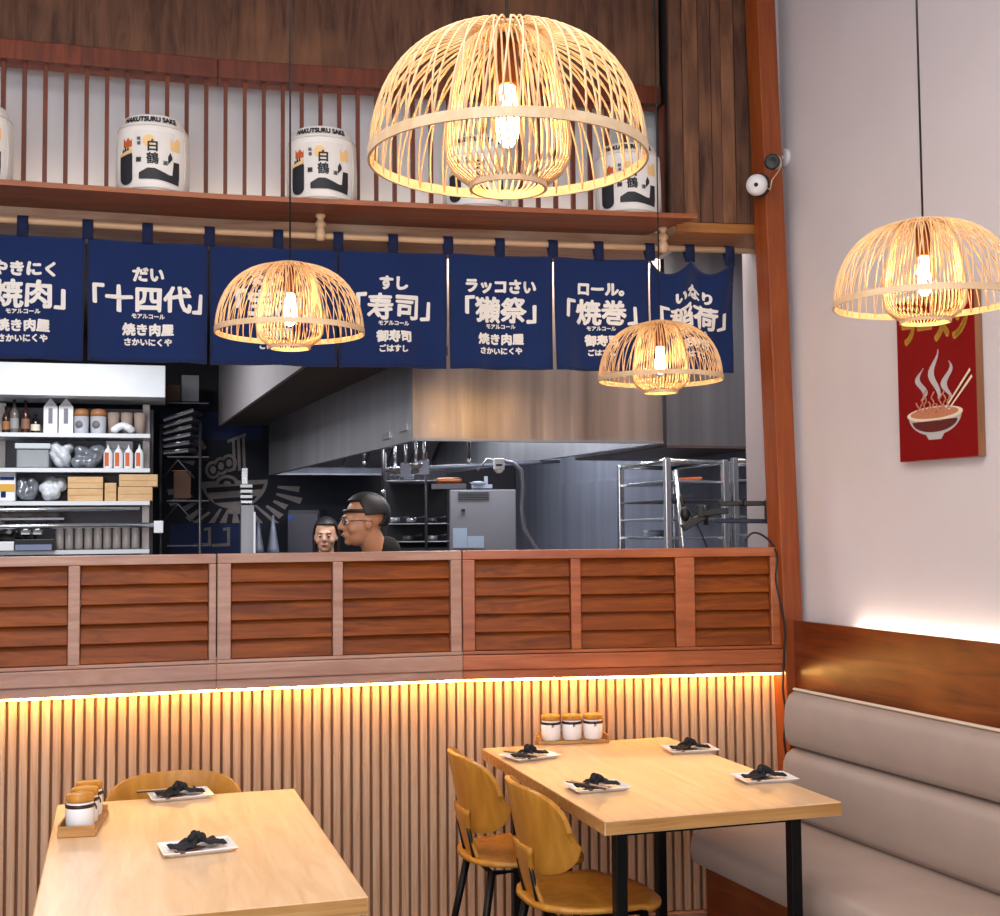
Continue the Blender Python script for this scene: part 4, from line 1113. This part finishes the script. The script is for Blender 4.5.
# below rails: dark pans, jars, tray
for k, px in enumerate((8, 30)):
    c = sp(px, .1, 549); c.z += .26 / 2 + .02
for k in range(9):
    px = 62 + k * 9.2; c = sp(px, .14, 549); c.z += .001
    o = MB().lathe([(0, 0), (.024, 0), (.027, .01), (.027, .12), (.022, .135), (.024, .14), (.024, .15), (0, .15)], c, 14).build('glass_jar', base('jar grey', '#a49a96', .25, .2))
    tag(o, 'small grey glass jar in the row on the lowest visible rack shelf', 'jar', 'row of grey jars')
o = sbox(MB(), 5, 22, -.06, .25, 540, 548.8).build('paper_stack', m_plw, bevel=.003); tag(o, 'white stack of papers at the far left above the counter', 'paper')
o = sbox(MB(), 23, 59, -.08, .1, 538, 548.8).build('tray', m_blackpl, bevel=.003); tag(o, 'black tray with grey front beside the paper stack', 'tray')
sbox(MB(), 24, 57, -.084, -.0805, 543, 548.5).build('front_label', base('tray label', '#7a84a4', .5), o)
mb = MB(); rr = random.Random(9)
for k in range(14): mb.ell(sp(-4 + k * 3.2, .02 + .05 * rr.random(), 536 - 5 * rr.random()), (.05, .03, .025), Matrix.Rotation(rr.random() * 3, 3, 'Y'), 10, 6)
o = mb.build('folded_cloths', m_blackpl, remesh=.01); tag(o, 'heap of black cloths on top of the paper stack', 'cloth')
mb = MB()
for k in range(12): mb.ell(sp(2 + k * 5, .12 + .05 * rr.random(), 515 - 2 * rr.random()), (.05, .05, .035), Matrix.Rotation(rr.random() * 3, 3, 'Y'), 10, 6)
o = mb.build('wrapped_goods', base('grey wrap', '#8e8580', .5), remesh=.01); tag(o, 'row of grey wrapped goods hanging between the two chrome rails', 'goods')
sbox(MB(), 0, 66, .08, .24, 517, 519).build('hanging_shelf', m_steeld, o)
for k, px in enumerate((32, 43)):
    o = sbox(MB(), px - 4, px + 4, -.03, .04, 529, 533.5).build('white_tub', m_plw, bevel=.004); tag(o, ('left', 'right')[k] + ' small white block under the chrome rail', 'tub', 'small white blocks under the rail')
    sbox(MB(), px - 2, px + 2, -.02, .03, 526, 528.9).build('hook', m_chrome, o)

# ---- dark wire rack between storage rack and mural
wr = thing('wire_rack', 'dark wire rack with stacked trays beside the mural', 'shelving', P(180, 560, 8.75))
def dbox(name, x0, x1, y0, y1, Y, dep, mat, parent=None, rz=SR, bevel=.002):
    a_ = P(x0, y1, Y); b_ = P(x1, y0, Y); c = (a_ + b_) / 2; c.y += dep / 2
    return MB().box(c, (b_.x - a_.x, dep, b_.z - a_.z), rz=rz).build(name, mat, parent, bevel=bevel)
m_dw = base('dull wire', '#5a565c', .4, .6)
for x in (160.5, 200): 
    for dY in (0, .35):
        c = P(x, 500, 8.75 + dY); MB().tube([(c.x, c.y, 0), (c.x, c.y, 2.3)], .011, 8).build('upright', m_dw, wr)
for y in (402, 456, 500, 545): dbox('shelf', 160, 201, y, y + 1.8, 8.72, .4, m_dw, wr)
for y in (456, 500):
    MB().tube([P(163, y + 22, 8.72), P(178, y + 4, 8.72), P(194, y + 22, 8.72)], .007, 6).build('brace', m_dw, wr)
for k in range(6):
    y = 415 + k * 6.5
    a_ = P(164.5, y + 6, 8.8); b_ = P(195 - k, y - 4 + k * 1.5, 8.8); c = (a_ + b_) / 2; ang_ = math.atan2(b_.z - a_.z, b_.x - a_.x)
    o = MB().box(c + Vector((0, .1, .0)), ((b_ - a_).length, .28, .022), Matrix.Rotation(-ang_, 3, 'Y')).build('tray', m_grey if k > 3 else m_steeld, bevel=.006)
    tag(o, ('topmost', 'second', 'third', 'fourth', 'fifth', 'lowest')[k] + ' slanted grey tray stacked on the dark wire rack', 'tray', 'trays on the wire rack')
    MB().tube([a_ + Vector((0, -.045, .012)), b_ + Vector((0, -.045, .012))], .006, 6).build('rim', m_chrome, o)
o = dbox('brown_carton', 170, 187, 471, 498.5, 8.78, .2, base('brown box', '#57331f', .6)); tag(o, 'dark brown carton standing on the wire rack', 'carton'); dbox('flap', 170.5, 186.5, 470.3, 470.9, 8.78, .1, m_card, o)
o = dbox('brown_carton', 162, 176, 385, 401.5, 8.8, .2, base('brown box light', '#6b4630', .6)); tag(o, 'upper brown carton on top of the wire rack', 'carton'); dbox('tape', 168, 170, 384.9, 401.3, 8.797, .003, m_card, o)
o = dbox('grey_carton', 178, 195, 375, 401.5, 8.8, .2, m_grey); tag(o, 'tall grey carton on top of the wire rack', 'carton'); dbox('label', 182, 191, 384, 392, 8.797, .003, m_dw, o)
# narrow steel dispenser column
dc = thing('steel_column', 'narrow steel column with bright bands in front of the mural bowl', 'column', P(246, 560, 8.3))
dbox('shaft', 239, 252, 505, 560, 8.3, .1, m_steeld, dc); dbox('upper_tube', 240.5, 246.5, 468, 484, 8.3, .06, m_chrome, dc)
for k in range(4): dbox('bright_band', 239.5, 251, 484.5 + k * 5.3, 487.5 + k * 5.3, 8.3, .07, m_plw if k < 3 else m_chrome, dc)
dbox('dark_core', 241, 250, 484.4, 505, 8.33, .03, m_dark, dc); c = P(246, 548, 8.34); MB().box((c.x, c.y, .7), (.08, .06, 1.38)).build('stand', m_steeld, dc)
dbox('edge_strip', 253, 255, 512, 560, 8.29, .03, m_plw, dc)
# steel funnel jugs right of the column
for k, (x, lb) in enumerate(((258, 'left pointed steel cone near the mural rays'), (273, 'right pointed steel cone near the mural rays'))):
    b_ = P(x, 553, 8.5); top = P(x, 515 if k else 520, 8.5).z
    o = MB().lathe([(0, 0), (.045, 0), (.04, .03), (.02, (top - b_.z) * .6), (.006, top - b_.z), (0, top - b_.z)], b_, 18).build('steel_cone', m_steelw); tag(o, lb, 'cone', 'steel cones on the back counter')
kb = MB(); c = P(262, 560, 8.5); kb.box((c.x + .06, c.y + .12, (P(262, 553, 8.5).z) / 2), (.3, .34, P(262, 553, 8.5).z - .004)); o = kb.build('back_counter', m_steeld); tag(o, 'low steel back counter under the cones', 'counter')
# fridge
fr = thing('grey_fridge', 'grey upright fridge behind the girl at the back of the kitchen', 'fridge', P(303, 560, 9.0))
c = P(303, 509, 9.0); b0 = P(286, 509, 9.0); b1 = P(318, 509, 9.0)
MB().box((c.x, c.y + .25, c.z / 2), (b1.x - b0.x, .45, c.z - .01)).build('body', base('fridge side', '#47454e', .4, .3), fr, bevel=.01)
MB().box((c.x, c.y + .005, c.z / 2), (b1.x - b0.x - .01, .03, c.z - .06)).build('door', base('fridge door', '#504e58', .35, .4), fr, bevel=.006)
MB().box((b0.x + .035, c.y - .013, c.z - .06), (.035, .004, .035)).build('sticker', base('blue sticker', '#2c4a9c', .5), fr)
MB().tube([(b1.x - .03, c.y - .03, .9), (b1.x - .03, c.y - .03, 1.4)], .008, 8).build('handle', m_chrome, fr)

# ---- grey electrical cabinet with notes, junction box, conduit
ec = thing('electrical_cabinet', 'grey metal cabinet with paper notes in the middle of the kitchen', 'cabinet', P(480, 560, 6.6))
c0 = P(448, 489, 6.6); c1 = P(514, 489, 6.6); zt_ = c0.z
MB().box(((c0.x + c1.x) / 2, c0.y + .2, zt_ / 2), (c1.x - c0.x, .38, zt_ - .01), rz=.05).build('body', m_grey, ec, bevel=.004)
def ecb(name, x0, x1, y0, y1, mat, t=.004):
    a_ = P(x0, y1, 6.6); b_ = P(x1, y0, 6.6); xx = (a_.x + b_.x) / 2
    return MB().box((xx, 6.6 + (xx - (c0.x + c1.x) / 2) * .05 + .0135 - t / 2 - .005, (a_.z + b_.z) / 2), (b_.x - a_.x, t, b_.z - a_.z), rz=.05).build(name, mat, ec)
for k in range(5): ecb('vent_slot', 458, 489, 492 + k * 1.7, 492.9 + k * 1.7, m_dark)
ecb('knob', 461, 465, 509, 511.5, m_dark, .012)
ecb('paper_note', 453, 467, 528, 548, m_notes); ecb('paper_note', 467.5, 484, 536, 548, m_notes)
w = MB(); c = P(487, 478, 6.55)
mb = MB().box(P(482, 486.5, 6.7), (.11, .08, .02)); mb.box(P(486, 481, 6.7), (.02, .03, .05)); mb.lathe([(0, 0), (.03, 0), (.045, .02), (.02, .025), (0, .025)], P(478, 486, 6.68), 16)
o = mb.build('cabinet_fitting', m_steelw); tag(o, 'small steel fitting on top of the grey cabinet', 'fitting')
jb = thing('junction_box', 'pale junction box hanging under the hood rim', 'box', P(499, 473, 6.3))
dbox('housing', 493.5, 504.5, 458, 470, 6.3, .05, m_plw, jb, rz=0, bevel=.006)
a_ = P(499, 470, 6.325); MB().lathe([(0, -.018), (.014, -.014), (.024, 0), (0, .0)], a_, 16).build('gland', m_plw, jb)
dbox('marks', 496, 502, 464, 466, 6.296, .003, m_dark, jb, rz=0, bevel=0)
w = MB(); cpts = [P(493, 460, 6.33), P(487, 459, 6.33), P(482, 466, 6.33), P(478, 470, 6.4)]; w.tube(cpts, .006, 6); tag(w.build('cable', m_steeld), 'short grey cable looping left from the junction box', 'cable')
w = MB(); w.tube([P(504, 461, 6.33), P(513, 463, 6.33), P(521, 470, 6.33), P(523, 485, 6.33), P(522, 510, 6.33), P(524, 528, 6.33), P(533, 544, 6.33), P(545, 560, 6.33)], .0105, 8)
tag(w.build('cable', base('conduit grey', '#7c7c88', .4)), 'thick grey flexible conduit curving down from the junction box', 'cable')

# ---- utensils hanging under the hood
def utensil(px, y0, y1, Y, kind, label):
    p0 = P(px, y0, Y); p1 = P(px, y1, Y); root = thing('hanging_utensil', label, 'utensil', p1, 0, 'utensils hanging under the hood')
    MB().tube([p0, p1], .007, 8).build('handle', m_chrome if kind else m_dw, root)
    if kind == 1: MB().lathe([(0, -.03), (.02, -.024), (.033, -.005), (.03, 0), (.02, -.01), (0, -.016)], p1, 16).build('ladle_bowl', m_chrome, root)
    elif kind == 2: MB().box(p1 - Vector((0, 0, .03)), (.05, .004, .07)).build('blade', m_steelw, root, bevel=.006)
    else: MB().ell(p1, (.011, .011, .014)).build('tip', m_chrome, root)
UT = [(364, 449, 463, 6.7, 0), (383, 447, 492, 6.4, 0), (395, 445, 467, 6.2, 1), (405.5, 442, 464, 6.0, 2), (416, 440, 463, 5.9, 1), (424, 440, 461, 5.95, 2), (469, 440, 461, 5.85, 0)]
ul = ['short rod hanging highest and leftmost under the hood side', 'long thin rod hanging under the hood side down to the cap of the cook', 'ladle hanging next to the long rod', 'flat blade utensil hanging left of the hood corner', 'ladle hanging just at the hood corner', 'flat blade utensil hanging right of the hood corner', 'lone rod hanging above the grey cabinet']
for (a_, b_, c_, d_, k_), l_ in zip(UT, ul): utensil(a_, b_, c_, d_, k_, l_)
w = MB(); w.tube([P(386, 470, 7.2), P(560, 461, 7.2)], .012, 8); tag(w.build('pipe', m_steelw), 'thin horizontal steel pipe under the hood behind the junction box', 'pipe')
# cooking line behind (dark shelves with pans)
cs = thing('cooking_station', 'dark cooking station with steel edges behind the cook', 'cooker', P(410, 560, 7.4))
c = P(415, 560, 7.4); a_ = P(385, 528, 7.4); b_ = P(446, 528, 7.4)
MB().box(((a_.x + b_.x) / 2, c.y + .3, .7), (b_.x - a_.x, .6, 1.4)).build('body', m_dark, cs)
for y in (480, 523, 541): dbox('shelf_edge', 384, 447, y, y + 1.6, 7.38, .4, m_steeld, cs, rz=0)
for x in (385, 426): c_ = P(x, 500, 7.37); MB().tube([(c_.x, c_.y, 1.35), (c_.x, c_.y, 2.0)], .008, 8).build('upright', m_dw, cs)
dbox('back_sheet', 384, 447, 470, 548, 7.75, .01, m_dark, cs, rz=0)
for k, (x, y, m_) in enumerate(((395, 479.5, m_dw), (409, 479.5, m_steeld), (395, 522.6, m_steeld), (411, 522.6, m_chrome), (432, 522.6, m_dw), (408, 540.6, m_dw), (432, 540.6, m_steeld))):
    q = P(x, y, 7.5); r = .034
    o = MB().lathe([(0, .002), (r * .85, .002), (r, .03), (r * .94, .03), (r * .8, .006), (0, .006)], q, 20).build('frying_pan', m_); 
    tag(o, 'dark steel pan lying on the cooking station, ' + ('upper left', 'upper middle', 'middle shelf left', 'middle shelf centre, brightest', 'middle shelf right', 'lowest shelf left', 'lowest shelf right')[k], 'pan', 'pans on the cooking station')
    MB().tube([q + Vector((r, 0, .025)), q + Vector((r + .05, -.03, .035))], .006, 6).build('handle', m_dw, o)
q = P(449, 480.5, 7.3); o = MB().cap(q - Vector((.06, 0, 0)), q + Vector((.06, 0, 0)), .016, .016).build('rolling_pin', base('copper', '#b0653c', .35, .5)); tag(o, 'copper coloured bar lying left of the grey cabinet top', 'bar')
bx_ = MB().box(q - Vector((0, 0, .035)), (.2, .1, .03)); o = bx_.build('bar_shelf', m_dw); tag(o, 'small dark shelf under the copper bar', 'shelf')

# ---- steel racks on the right
def rack(name, x0, xm, x1, Y0, Ym, Y1, label, nsh=5):
    c = [P(x0, 600, Y0), P(xm, 600, Ym), P(x1, 600, Y1)]
    A = Vector((c[0].x, c[0].y)); B = Vector((c[1].x, c[1].y)); C2 = Vector((c[2].x, c[2].y)); D2 = A + (C2 - B)
    zt_ = P(xm, 458, Ym).z
    root = thing(name, label, 'rack', Vector((B.x, B.y, 0)), 0, 'steel racks at the right of the kitchen')
    for q in (A, B, C2, D2): MB().box((q.x, q.y, zt_ / 2), (.03, .03, zt_), rz=KA).build('post', m_chrome, root, bevel=.004)
    zs = [zt_ - .012 - k * .088 for k in range(nsh + 2)]
    for k, z in enumerate(zs):
        mb = MB(); i_ = .018
        cen = (A + B + C2 + D2) / 4; qs = [cen + (q - cen) * .95 for q in (B, C2, D2, A)]
        if k == 0:
            for s in range(4):
                p_, q_ = qs[s], qs[(s + 1) % 4]; mb.tube([(p_.x, p_.y, z), (q_.x, q_.y, z)], .012, 6)
            mb.build('top_frame', m_chrome, root)
        else:
            mb.prism([(q.x, q.y) for q in qs], z - .012, z); mb.build('shelf', (m_steeld, m_chrome, m_dw)[k % 3], root, bevel=.002)
    return root, zs, (A + B + C2 + D2) / 4
r1, zs1, cen1 = rack('tray_rack', 622, 669, 727, 6.35, 5.75, 5.95, 'wide steel tray rack left of the black monitor arm')
r2, zs2, cen2 = rack('tray_rack', 733, 737, 775, 6.35, 5.98, 6.1, 'narrow steel rack behind the monitor arm')
for k, (dx, dy, z) in enumerate(((.05, .0, zs1[2]), (-.08, .05, zs1[4]), (.06, .0, zs1[5]), (-.06, -.02, zs1[5]))):
    q = Vector((cen1.x + dx, cen1.y + dy, z + .001))
    o = MB().lathe([(0, 0), (.05, 0), (.058, .03), (.054, .03), (.046, .004), (0, .004)], q, 20).build('steel_bowl', m_steelw); tag(o, ('steel bowl on the upper shelf of the wide tray rack', 'steel bowl on the fourth shelf of the wide tray rack', 'right steel bowl low in the wide tray rack', 'left steel bowl low in the wide tray rack')[k], 'bowl', 'bowls in the tray rack')
q = Vector((cen1.x + .07, cen1.y - .1, zs1[1] + .012)); o = MB().cap(q - Vector((.05, 0, 0)), q + Vector((.06, 0, .005)), .008, .008).build('wooden_tool', m_orange); tag(o, 'orange handled tool on the top shelf of the wide tray rack', 'tool')
w = MB(); w.tube([P(676, 470, 5.6), P(683, 545, 5.55), P(684, 560, 5.55)], .009, 8); tag(w.build('steel_rod', m_chrome), 'thin leaning steel rod in front of the wide tray rack', 'rod')
# wall panel seams on steel wall: tall sheet
o = kbox(MB(), rw, -.012, -.002, 1.2, 4.4, .9, 1.86).build('wall_sheet', m_steelw); tag(o, 'bluish steel splash sheet on the kitchen side wall', 'panel')

# ---- black monitor arm
ma = thing('monitor_arm', 'black jointed monitor arm fixed to the corner post', 'arm', P(770, 520, 5.0))
dbox('wall_plate', 766, 774, 500, 520, 4.98, .03, m_blackpl, ma, rz=0)
MB().box(P(744, 503.5, 5.02), (.20, .03, .02), rz=-.05).build('upper_arm', m_blackpl, ma, bevel=.004)
MB().tube([P(741, 500, 5.02), P(741, 506, 5.02)], .018, 12).build('joint', m_blackpl, ma)
MB().box(P(712, 512.5, 5.02), (.13, .03, .024), Matrix.Rotation(-.1, 3, 'Y')).build('forearm', m_blackpl, ma, bevel=.004)
MB().box(P(742, 521, 5.02), (.22, .03, .018), Matrix.Rotation(.02, 3, 'Y')).build('lower_arm', base('dark blue plastic', '#1a2038', .5), ma, bevel=.004)
MB().box(P(693, 522, 5.0), (.10, .04, .03), Matrix.Rotation(-.5, 3, 'Y')).build('head_plate', m_blackpl, ma, bevel=.004)
MB().box(P(700, 511, 5.0), (.025, .05, .05)).build('clamp', m_blackpl, ma, bevel=.004)
MB().ell(P(685, 514, 5.0), (.02, .02, .03)).build('knob', m_blackpl, ma)
MB().tube([P(690, 512, 5.0), P(700, 530, 5.0), P(706, 545, 5.0), P(712, 556, 5.0)], .004, 6).build('cord', m_blackpl, ma)
MB().tube([P(681, 496, 5.02), P(684, 512, 5.02)], .008, 6).build('pole', m_blackpl, ma)
MB().tube([P(706, 525, 5.02), P(706, 505, 5.02)], .01, 8).build('hinge', m_blackpl, ma)

# ------------------------------------------------------------------ people
def frame(fwd, up=(0, 0, 1)):
    f = Vector(fwd).normalized(); s = f.cross(Vector(up)).normalized(); u = s.cross(f)
    return Matrix((s, f, u)).transposed()          # local x=side(right), y=forward, z=up
def person(name, label, feet, height, face, body_dir, head_tilt, skin, woman=False, headc=None, hs=1.0):
    """continuous body surface; hair, clothing and glasses are children"""
    k = height / 1.75; kh = k * hs; root = thing(name, label, 'person', feet, 0)
    F = Vector(feet); B = frame(body_dir)
    def b(x, y, z): return F + B @ Vector((x * k, y * k, z * k))
    sw = .185 if not woman else .165
    hc = headc if headc is not None else b(0, .02, 1.62)
    Hm = frame(face) @ Matrix.Rotation(head_tilt, 3, 'X')
    def h(x, y, z): return hc + Hm @ Vector((x * kh, y * kh, z * kh))
    m = MB()
    def E(c, r, M_=None): m.ell(c, tuple(q * kh for q in r), Hm if M_ is None else M_, 24, 16)
    # head
    E(h(0, -.012, .032), (.074, .094, .086)); E(h(0, .018, -.012), (.066, .078, .088)); E(h(0, .035, -.06), (.052, .056, .05))
    E(h(0, .075, -.088), (.022, .02, .018)); E(h(0, .084, .022), (.05, .016, .014))
    m.cap(h(0, .092, .012), h(0, .112, -.022), .009 * k, .013 * k); E(h(.012, .1, -.026), (.008, .01, .008)); E(h(-.012, .1, -.026), (.008, .01, .008))
    E(h(0, .094, -.052), (.024, .011, .008)); E(h(0, .092, -.062), (.02, .011, .008))
    for s in (-1, 1): E(h(s * .074, -.006, -.008), (.009, .018, .031)); E(h(s * .045, .062, -.03), (.02, .022, .024))
    if woman: E(h(0, .03, -.045), (.058, .055, .052))
    m.cap(h(0, -.02, -.06), b(0, -.01, 1.42), .052 * k, .06 * k)
    # trunk
    m.cap(b(-sw * .7, 0, 1.38), b(sw * .7, 0, 1.38), .065 * k, .065 * k); m.ell(b(0, 0, 1.25), (.165 * k, .105 * k, .17 * k), B); m.ell(b(0, 0, 1.05), (.14 * k, .1 * k, .16 * k), B); m.ell(b(0, -.01, .92), (.165 * k, .115 * k, .13 * k), B)
    for s in (-1, 1):
        m.cap(b(s * .09, 0, .88), b(s * .095, .02, .50), .085 * k, .058 * k); m.cap(b(s * .095, .02, .50), b(s * .10, -.01, .09), .056 * k, .038 * k)
        m.cap(b(s * .10, -.03, .04), b(s * .105, .13, .03), .036 * k, .028 * k)
        sh = b(s * sw, 0, 1.36); el_ = b(s * (sw + .05), .03, 1.09); wr_ = b(s * (sw + .0), .24, 1.02)
        m.cap(sh, el_, .05 * k, .04 * k); m.cap(el_, wr_, .038 * k, .026 * k)
        pc = b(s * (sw - .01), .30, 1.01); m.ell(pc, (.038 * k, .045 * k, .016 * k), B)
        for q, (fx, ln) in enumerate(((-.028, .062), (-.01, .072), (.009, .068), (.027, .052))):
            a0 = b(s * (sw - .01) + fx, .335, 1.01); a1 = b(s * (sw - .01) + fx * 1.05, .335 + ln * .6, 1.0); a2 = b(s * (sw - .01) + fx * 1.05, .335 + ln, .98)
            m.cap(a0, a1, .0085 * k, .008 * k, 8); m.cap(a1, a2, .008 * k, .0065 * k, 8)
        a0 = b(s * (sw - .01) - s * .03, .285, 1.005); a1 = b(s * (sw - .01) - s * .055, .32, 1.0); a2 = b(s * (sw - .01) - s * .055, .345, .99)
        m.cap(a0, a1, .0105 * k, .009 * k, 8); m.cap(a1, a2, .009 * k, .0075 * k, 8)
    m.build('body', skin, root, remesh=.0065)
    # eyes
    for s in (-1, 1):
        MB().ell(h(s * .03, .0835, .004), (.0115 * kh,) * 3, Hm, 14, 10).build('eye', base('eye white', '#d8d0cc', .3), root)
        MB().ell(h(s * .03, .0918, .003), (.0078 * kh, .0045 * kh, .0062 * kh), Hm, 12, 8).build('iris', m_hair, root)
        MB().cap(h(s * .016, .0985, .024), h(s * .046, .088, .026), .0032 * k, .0022 * k).build('eyebrow', m_hair, root)
    MB().ell(h(0, .1045, -.057), (.019 * k, .004 * k, .005 * k), Hm).build('lips', base('lips', '#9a5648', .5), root)
    # hair shell
    m = MB(); nth, nph = 96, 60; vs = []; idx = {}
    rx, ry, rz_ = .079 * kh, .1 * kh, .091 * kh; c0_ = h(0, -.014, .034)
    for i in range(nth):
        for j in range(nph + 1):
            th = 2 * PI * i / nth; ph = PI * j / nph
            d = Vector((math.sin(ph) * math.sin(th), math.sin(ph) * math.cos(th), math.cos(ph)))
            low = (-.62 if not woman else -.75); hl = .62 if not woman else .47; front = d.y
            lim = low if front < .1 else (low + (front - .1) / .35 * (hl - low) if front < .45 else hl)
            if abs(d.x) > .75 and not woman: lim = max(lim, -.1)
            keep = d.z > lim; vs.append(c0_ + Hm @ Vector((d.x * rx, d.y * ry, d.z * rz_))); idx[(i, j)] = keep
    fs = [(i*(nph+1)+j, ((i+1) % nth)*(nph+1)+j, ((i+1) % nth)*(nph+1)+j+1, i*(nph+1)+j+1) for i in range(nth) for j in range(nph) if idx[(i, j)] and idx[((i+1) % nth, j)] and idx[(i, j+1)] and idx[((i+1) % nth, j+1)]]
    m.add(vs, fs, True); o = m.build('hair', m_hair, root); sd = o.modifiers.new('t', 'SOLIDIFY'); sd.thickness = .01; sd.offset = 1
    if woman:
        m = MB()
        for s in (-1, 1): m.cap(h(s * .075, -.02, .02), h(s * .082, -.02, -.15), .022 * k, .016 * k)
        m.cap(h(0, -.09, .02), h(0, -.11, -.16), .05 * k, .03 * k); m.build('long_hair', base('dark brown hair', '#1c1012', .5), root, remesh=.008)
    # clothes
    m = MB(); g = .012
    m.cap(b(-sw * .7, 0, 1.375), b(sw * .7, 0, 1.375), .065 * k + g, .065 * k + g); m.ell(b(0, 0, 1.25), (.165 * k + g, .105 * k + g, .17 * k), B); m.ell(b(0, 0, 1.05), (.14 * k + g, .1 * k + g, .17 * k), B); m.ell(b(0, -.01, .93), (.165 * k + g, .115 * k + g, .12 * k), B)
    m.cap(b(0, -.03, 1.475 if not woman else 1.43), b(0, -.005, 1.38), .064 * k, .1 * k)
    for s in (-1, 1): m.cap(b(s * sw, 0, 1.36), b(s * (sw + .03), .018, 1.2), .05 * k + g, .05 * k + g)
    m.build('shirt', m_cloth, root, remesh=.009)
    m = MB()
    for s in (-1, 1): m.cap(b(s * .09, 0, .88), b(s * .095, .02, .50), .085 * k + g, .062 * k + g); m.cap(b(s * .095, .02, .50), b(s * .10, -.01, .12), .062 * k + g, .05 * k + g)
    m.ell(b(0, -.01, .9), (.165 * k + g + .003, .115 * k + g + .003, .09 * k), B)
    m.build('trousers', base('charcoal trousers', '#242428', .9), root, remesh=.01)
    for s in (-1, 1): MB().cap(b(s * .10, -.03, .045), b(s * .105, .14, .038), .043 * k, .034 * k).build('shoe', m_blackpl, root)
    return root, h, Hm, k
mh = P(364, 521.5, 5.25)
rm, hm_, HmM, kk = person('person', 'person in profile with black headband and dark shirt, talking behind the counter', Vector((mh.x + .06, mh.y + .05, 0)), 1.73, Vector((-1, -.34, -.10)), Vector((-.85, .2, 0)), 0.05, m_skin, headc=mh, hs=.93)
# headband and glasses of the cook
m = MB(); pts = []
for i in range(36):
    a = 2 * PI * i / 36; pts.append(hm_(.080 * math.sin(a), -.012 + .101 * math.cos(a), .046 + .006 * math.cos(a)))
m.tube(pts, .0075, 8, closed=True); o = m.build('headband', m_blackpl, rm)
m = MB()
for s in (-1, 1):
    m.tube([hm_(s * .032 + .02 * math.cos(2*PI*i/16), .100, .004 + .015 * math.sin(2*PI*i/16)) for i in range(16)], .0018, 6, closed=True)
    m.tube([hm_(s * .052, .098, .006), hm_(s * .079, .04, .006), hm_(s * .082, -.02, .0)], .0018, 6)
m.tube([hm_(-.012, .101, .006), hm_(.012, .101, .006)], .0018, 6); m.build('glasses', m_blackpl, rm)
gh = P(326, 536, 7.9)
gz = Vector((gh.x, gh.y + .02, 0))
person('person', 'person with long dark hair facing the room, behind the cook with the headband', gz, 1.60, Vector((.02, -1, -.05)), Vector((.0, -1, 0)), 0.0, base('fair skin', '#c9987e', .5, sub=.1), True, headc=gh)

# ------------------------------------------------------------------ lights
def area(name, loc, rot, size, power, color=(1, 1, 1), sy=None):
    l = bpy.data.lights.new(name, 'AREA'); l.energy = power; l.color = color; l.size = size
    if sy: l.shape = 'RECTANGLE'; l.size_y = sy
    o = bpy.data.objects.new(name, l); o.location = loc; o.rotation_euler = rot; COL.objects.link(o); return o
area('ceiling_fill', (-.4, 1.6, ZC - .03), (0, 0, 0), 2.6, 100, (1, .95, .9), 2.0)  # added fill for the room's ambient level, no fixture modelled
area('window_daylight', (-.6, -1.3, 2.0), (math.radians(86), 0, 0), 4.2, 120, (.93, .96, 1), 2.6)
area('kitchen_fill', (-2.5, 6.7, KZ - .03), (0, 0, 0), 1.0, 70, (.95, .97, 1), .6)  # added fill brightening the storage rack and its white box
area('kitchen_fill', (.2, 5.5, KZ - .03), (math.radians(0), 0, 0), .85, 26, (1, .95, .92), .2)  # added fill to lift the hood front
area('kitchen_fill', (.35, 8.2, KZ - .05), (0, 0, 0), .4, 45, (.93, .96, 1), .4)  # added fill for the steel side wall behind the hood
area('kitchen_fill', (1.12, 5.42, KZ - .03), (0, 0, 0), .5, 11, (1, .95, .92), .15)  # added fill, out of view, brightening the steel housing
# unseen fill lights added inside the hood to brighten the kitchen
for u, v in ((.35, .8), (.8, .8), (.35, 2.2), (.8, 2.2)):
    x, y = hp(u, v); area('hood_fill', (x, y, 2.295), (0, 0, 0), .25, 9, (.9, .94, 1))
wd = bpy.data.worlds.new('world'); scn.world = wd; wd.use_nodes = True
wd.node_tree.nodes['Background'].inputs['Color'].default_value = (.80, .86, 1, 1)
wd.node_tree.nodes['Background'].inputs['Strength'].default_value = .5
scn.view_settings.view_transform = 'Standard'; scn.view_settings.look = 'None'
scn.view_settings.exposure = -0.06; scn.view_settings.gamma = 1.0; scn.view_settings.use_curve_mapping = False
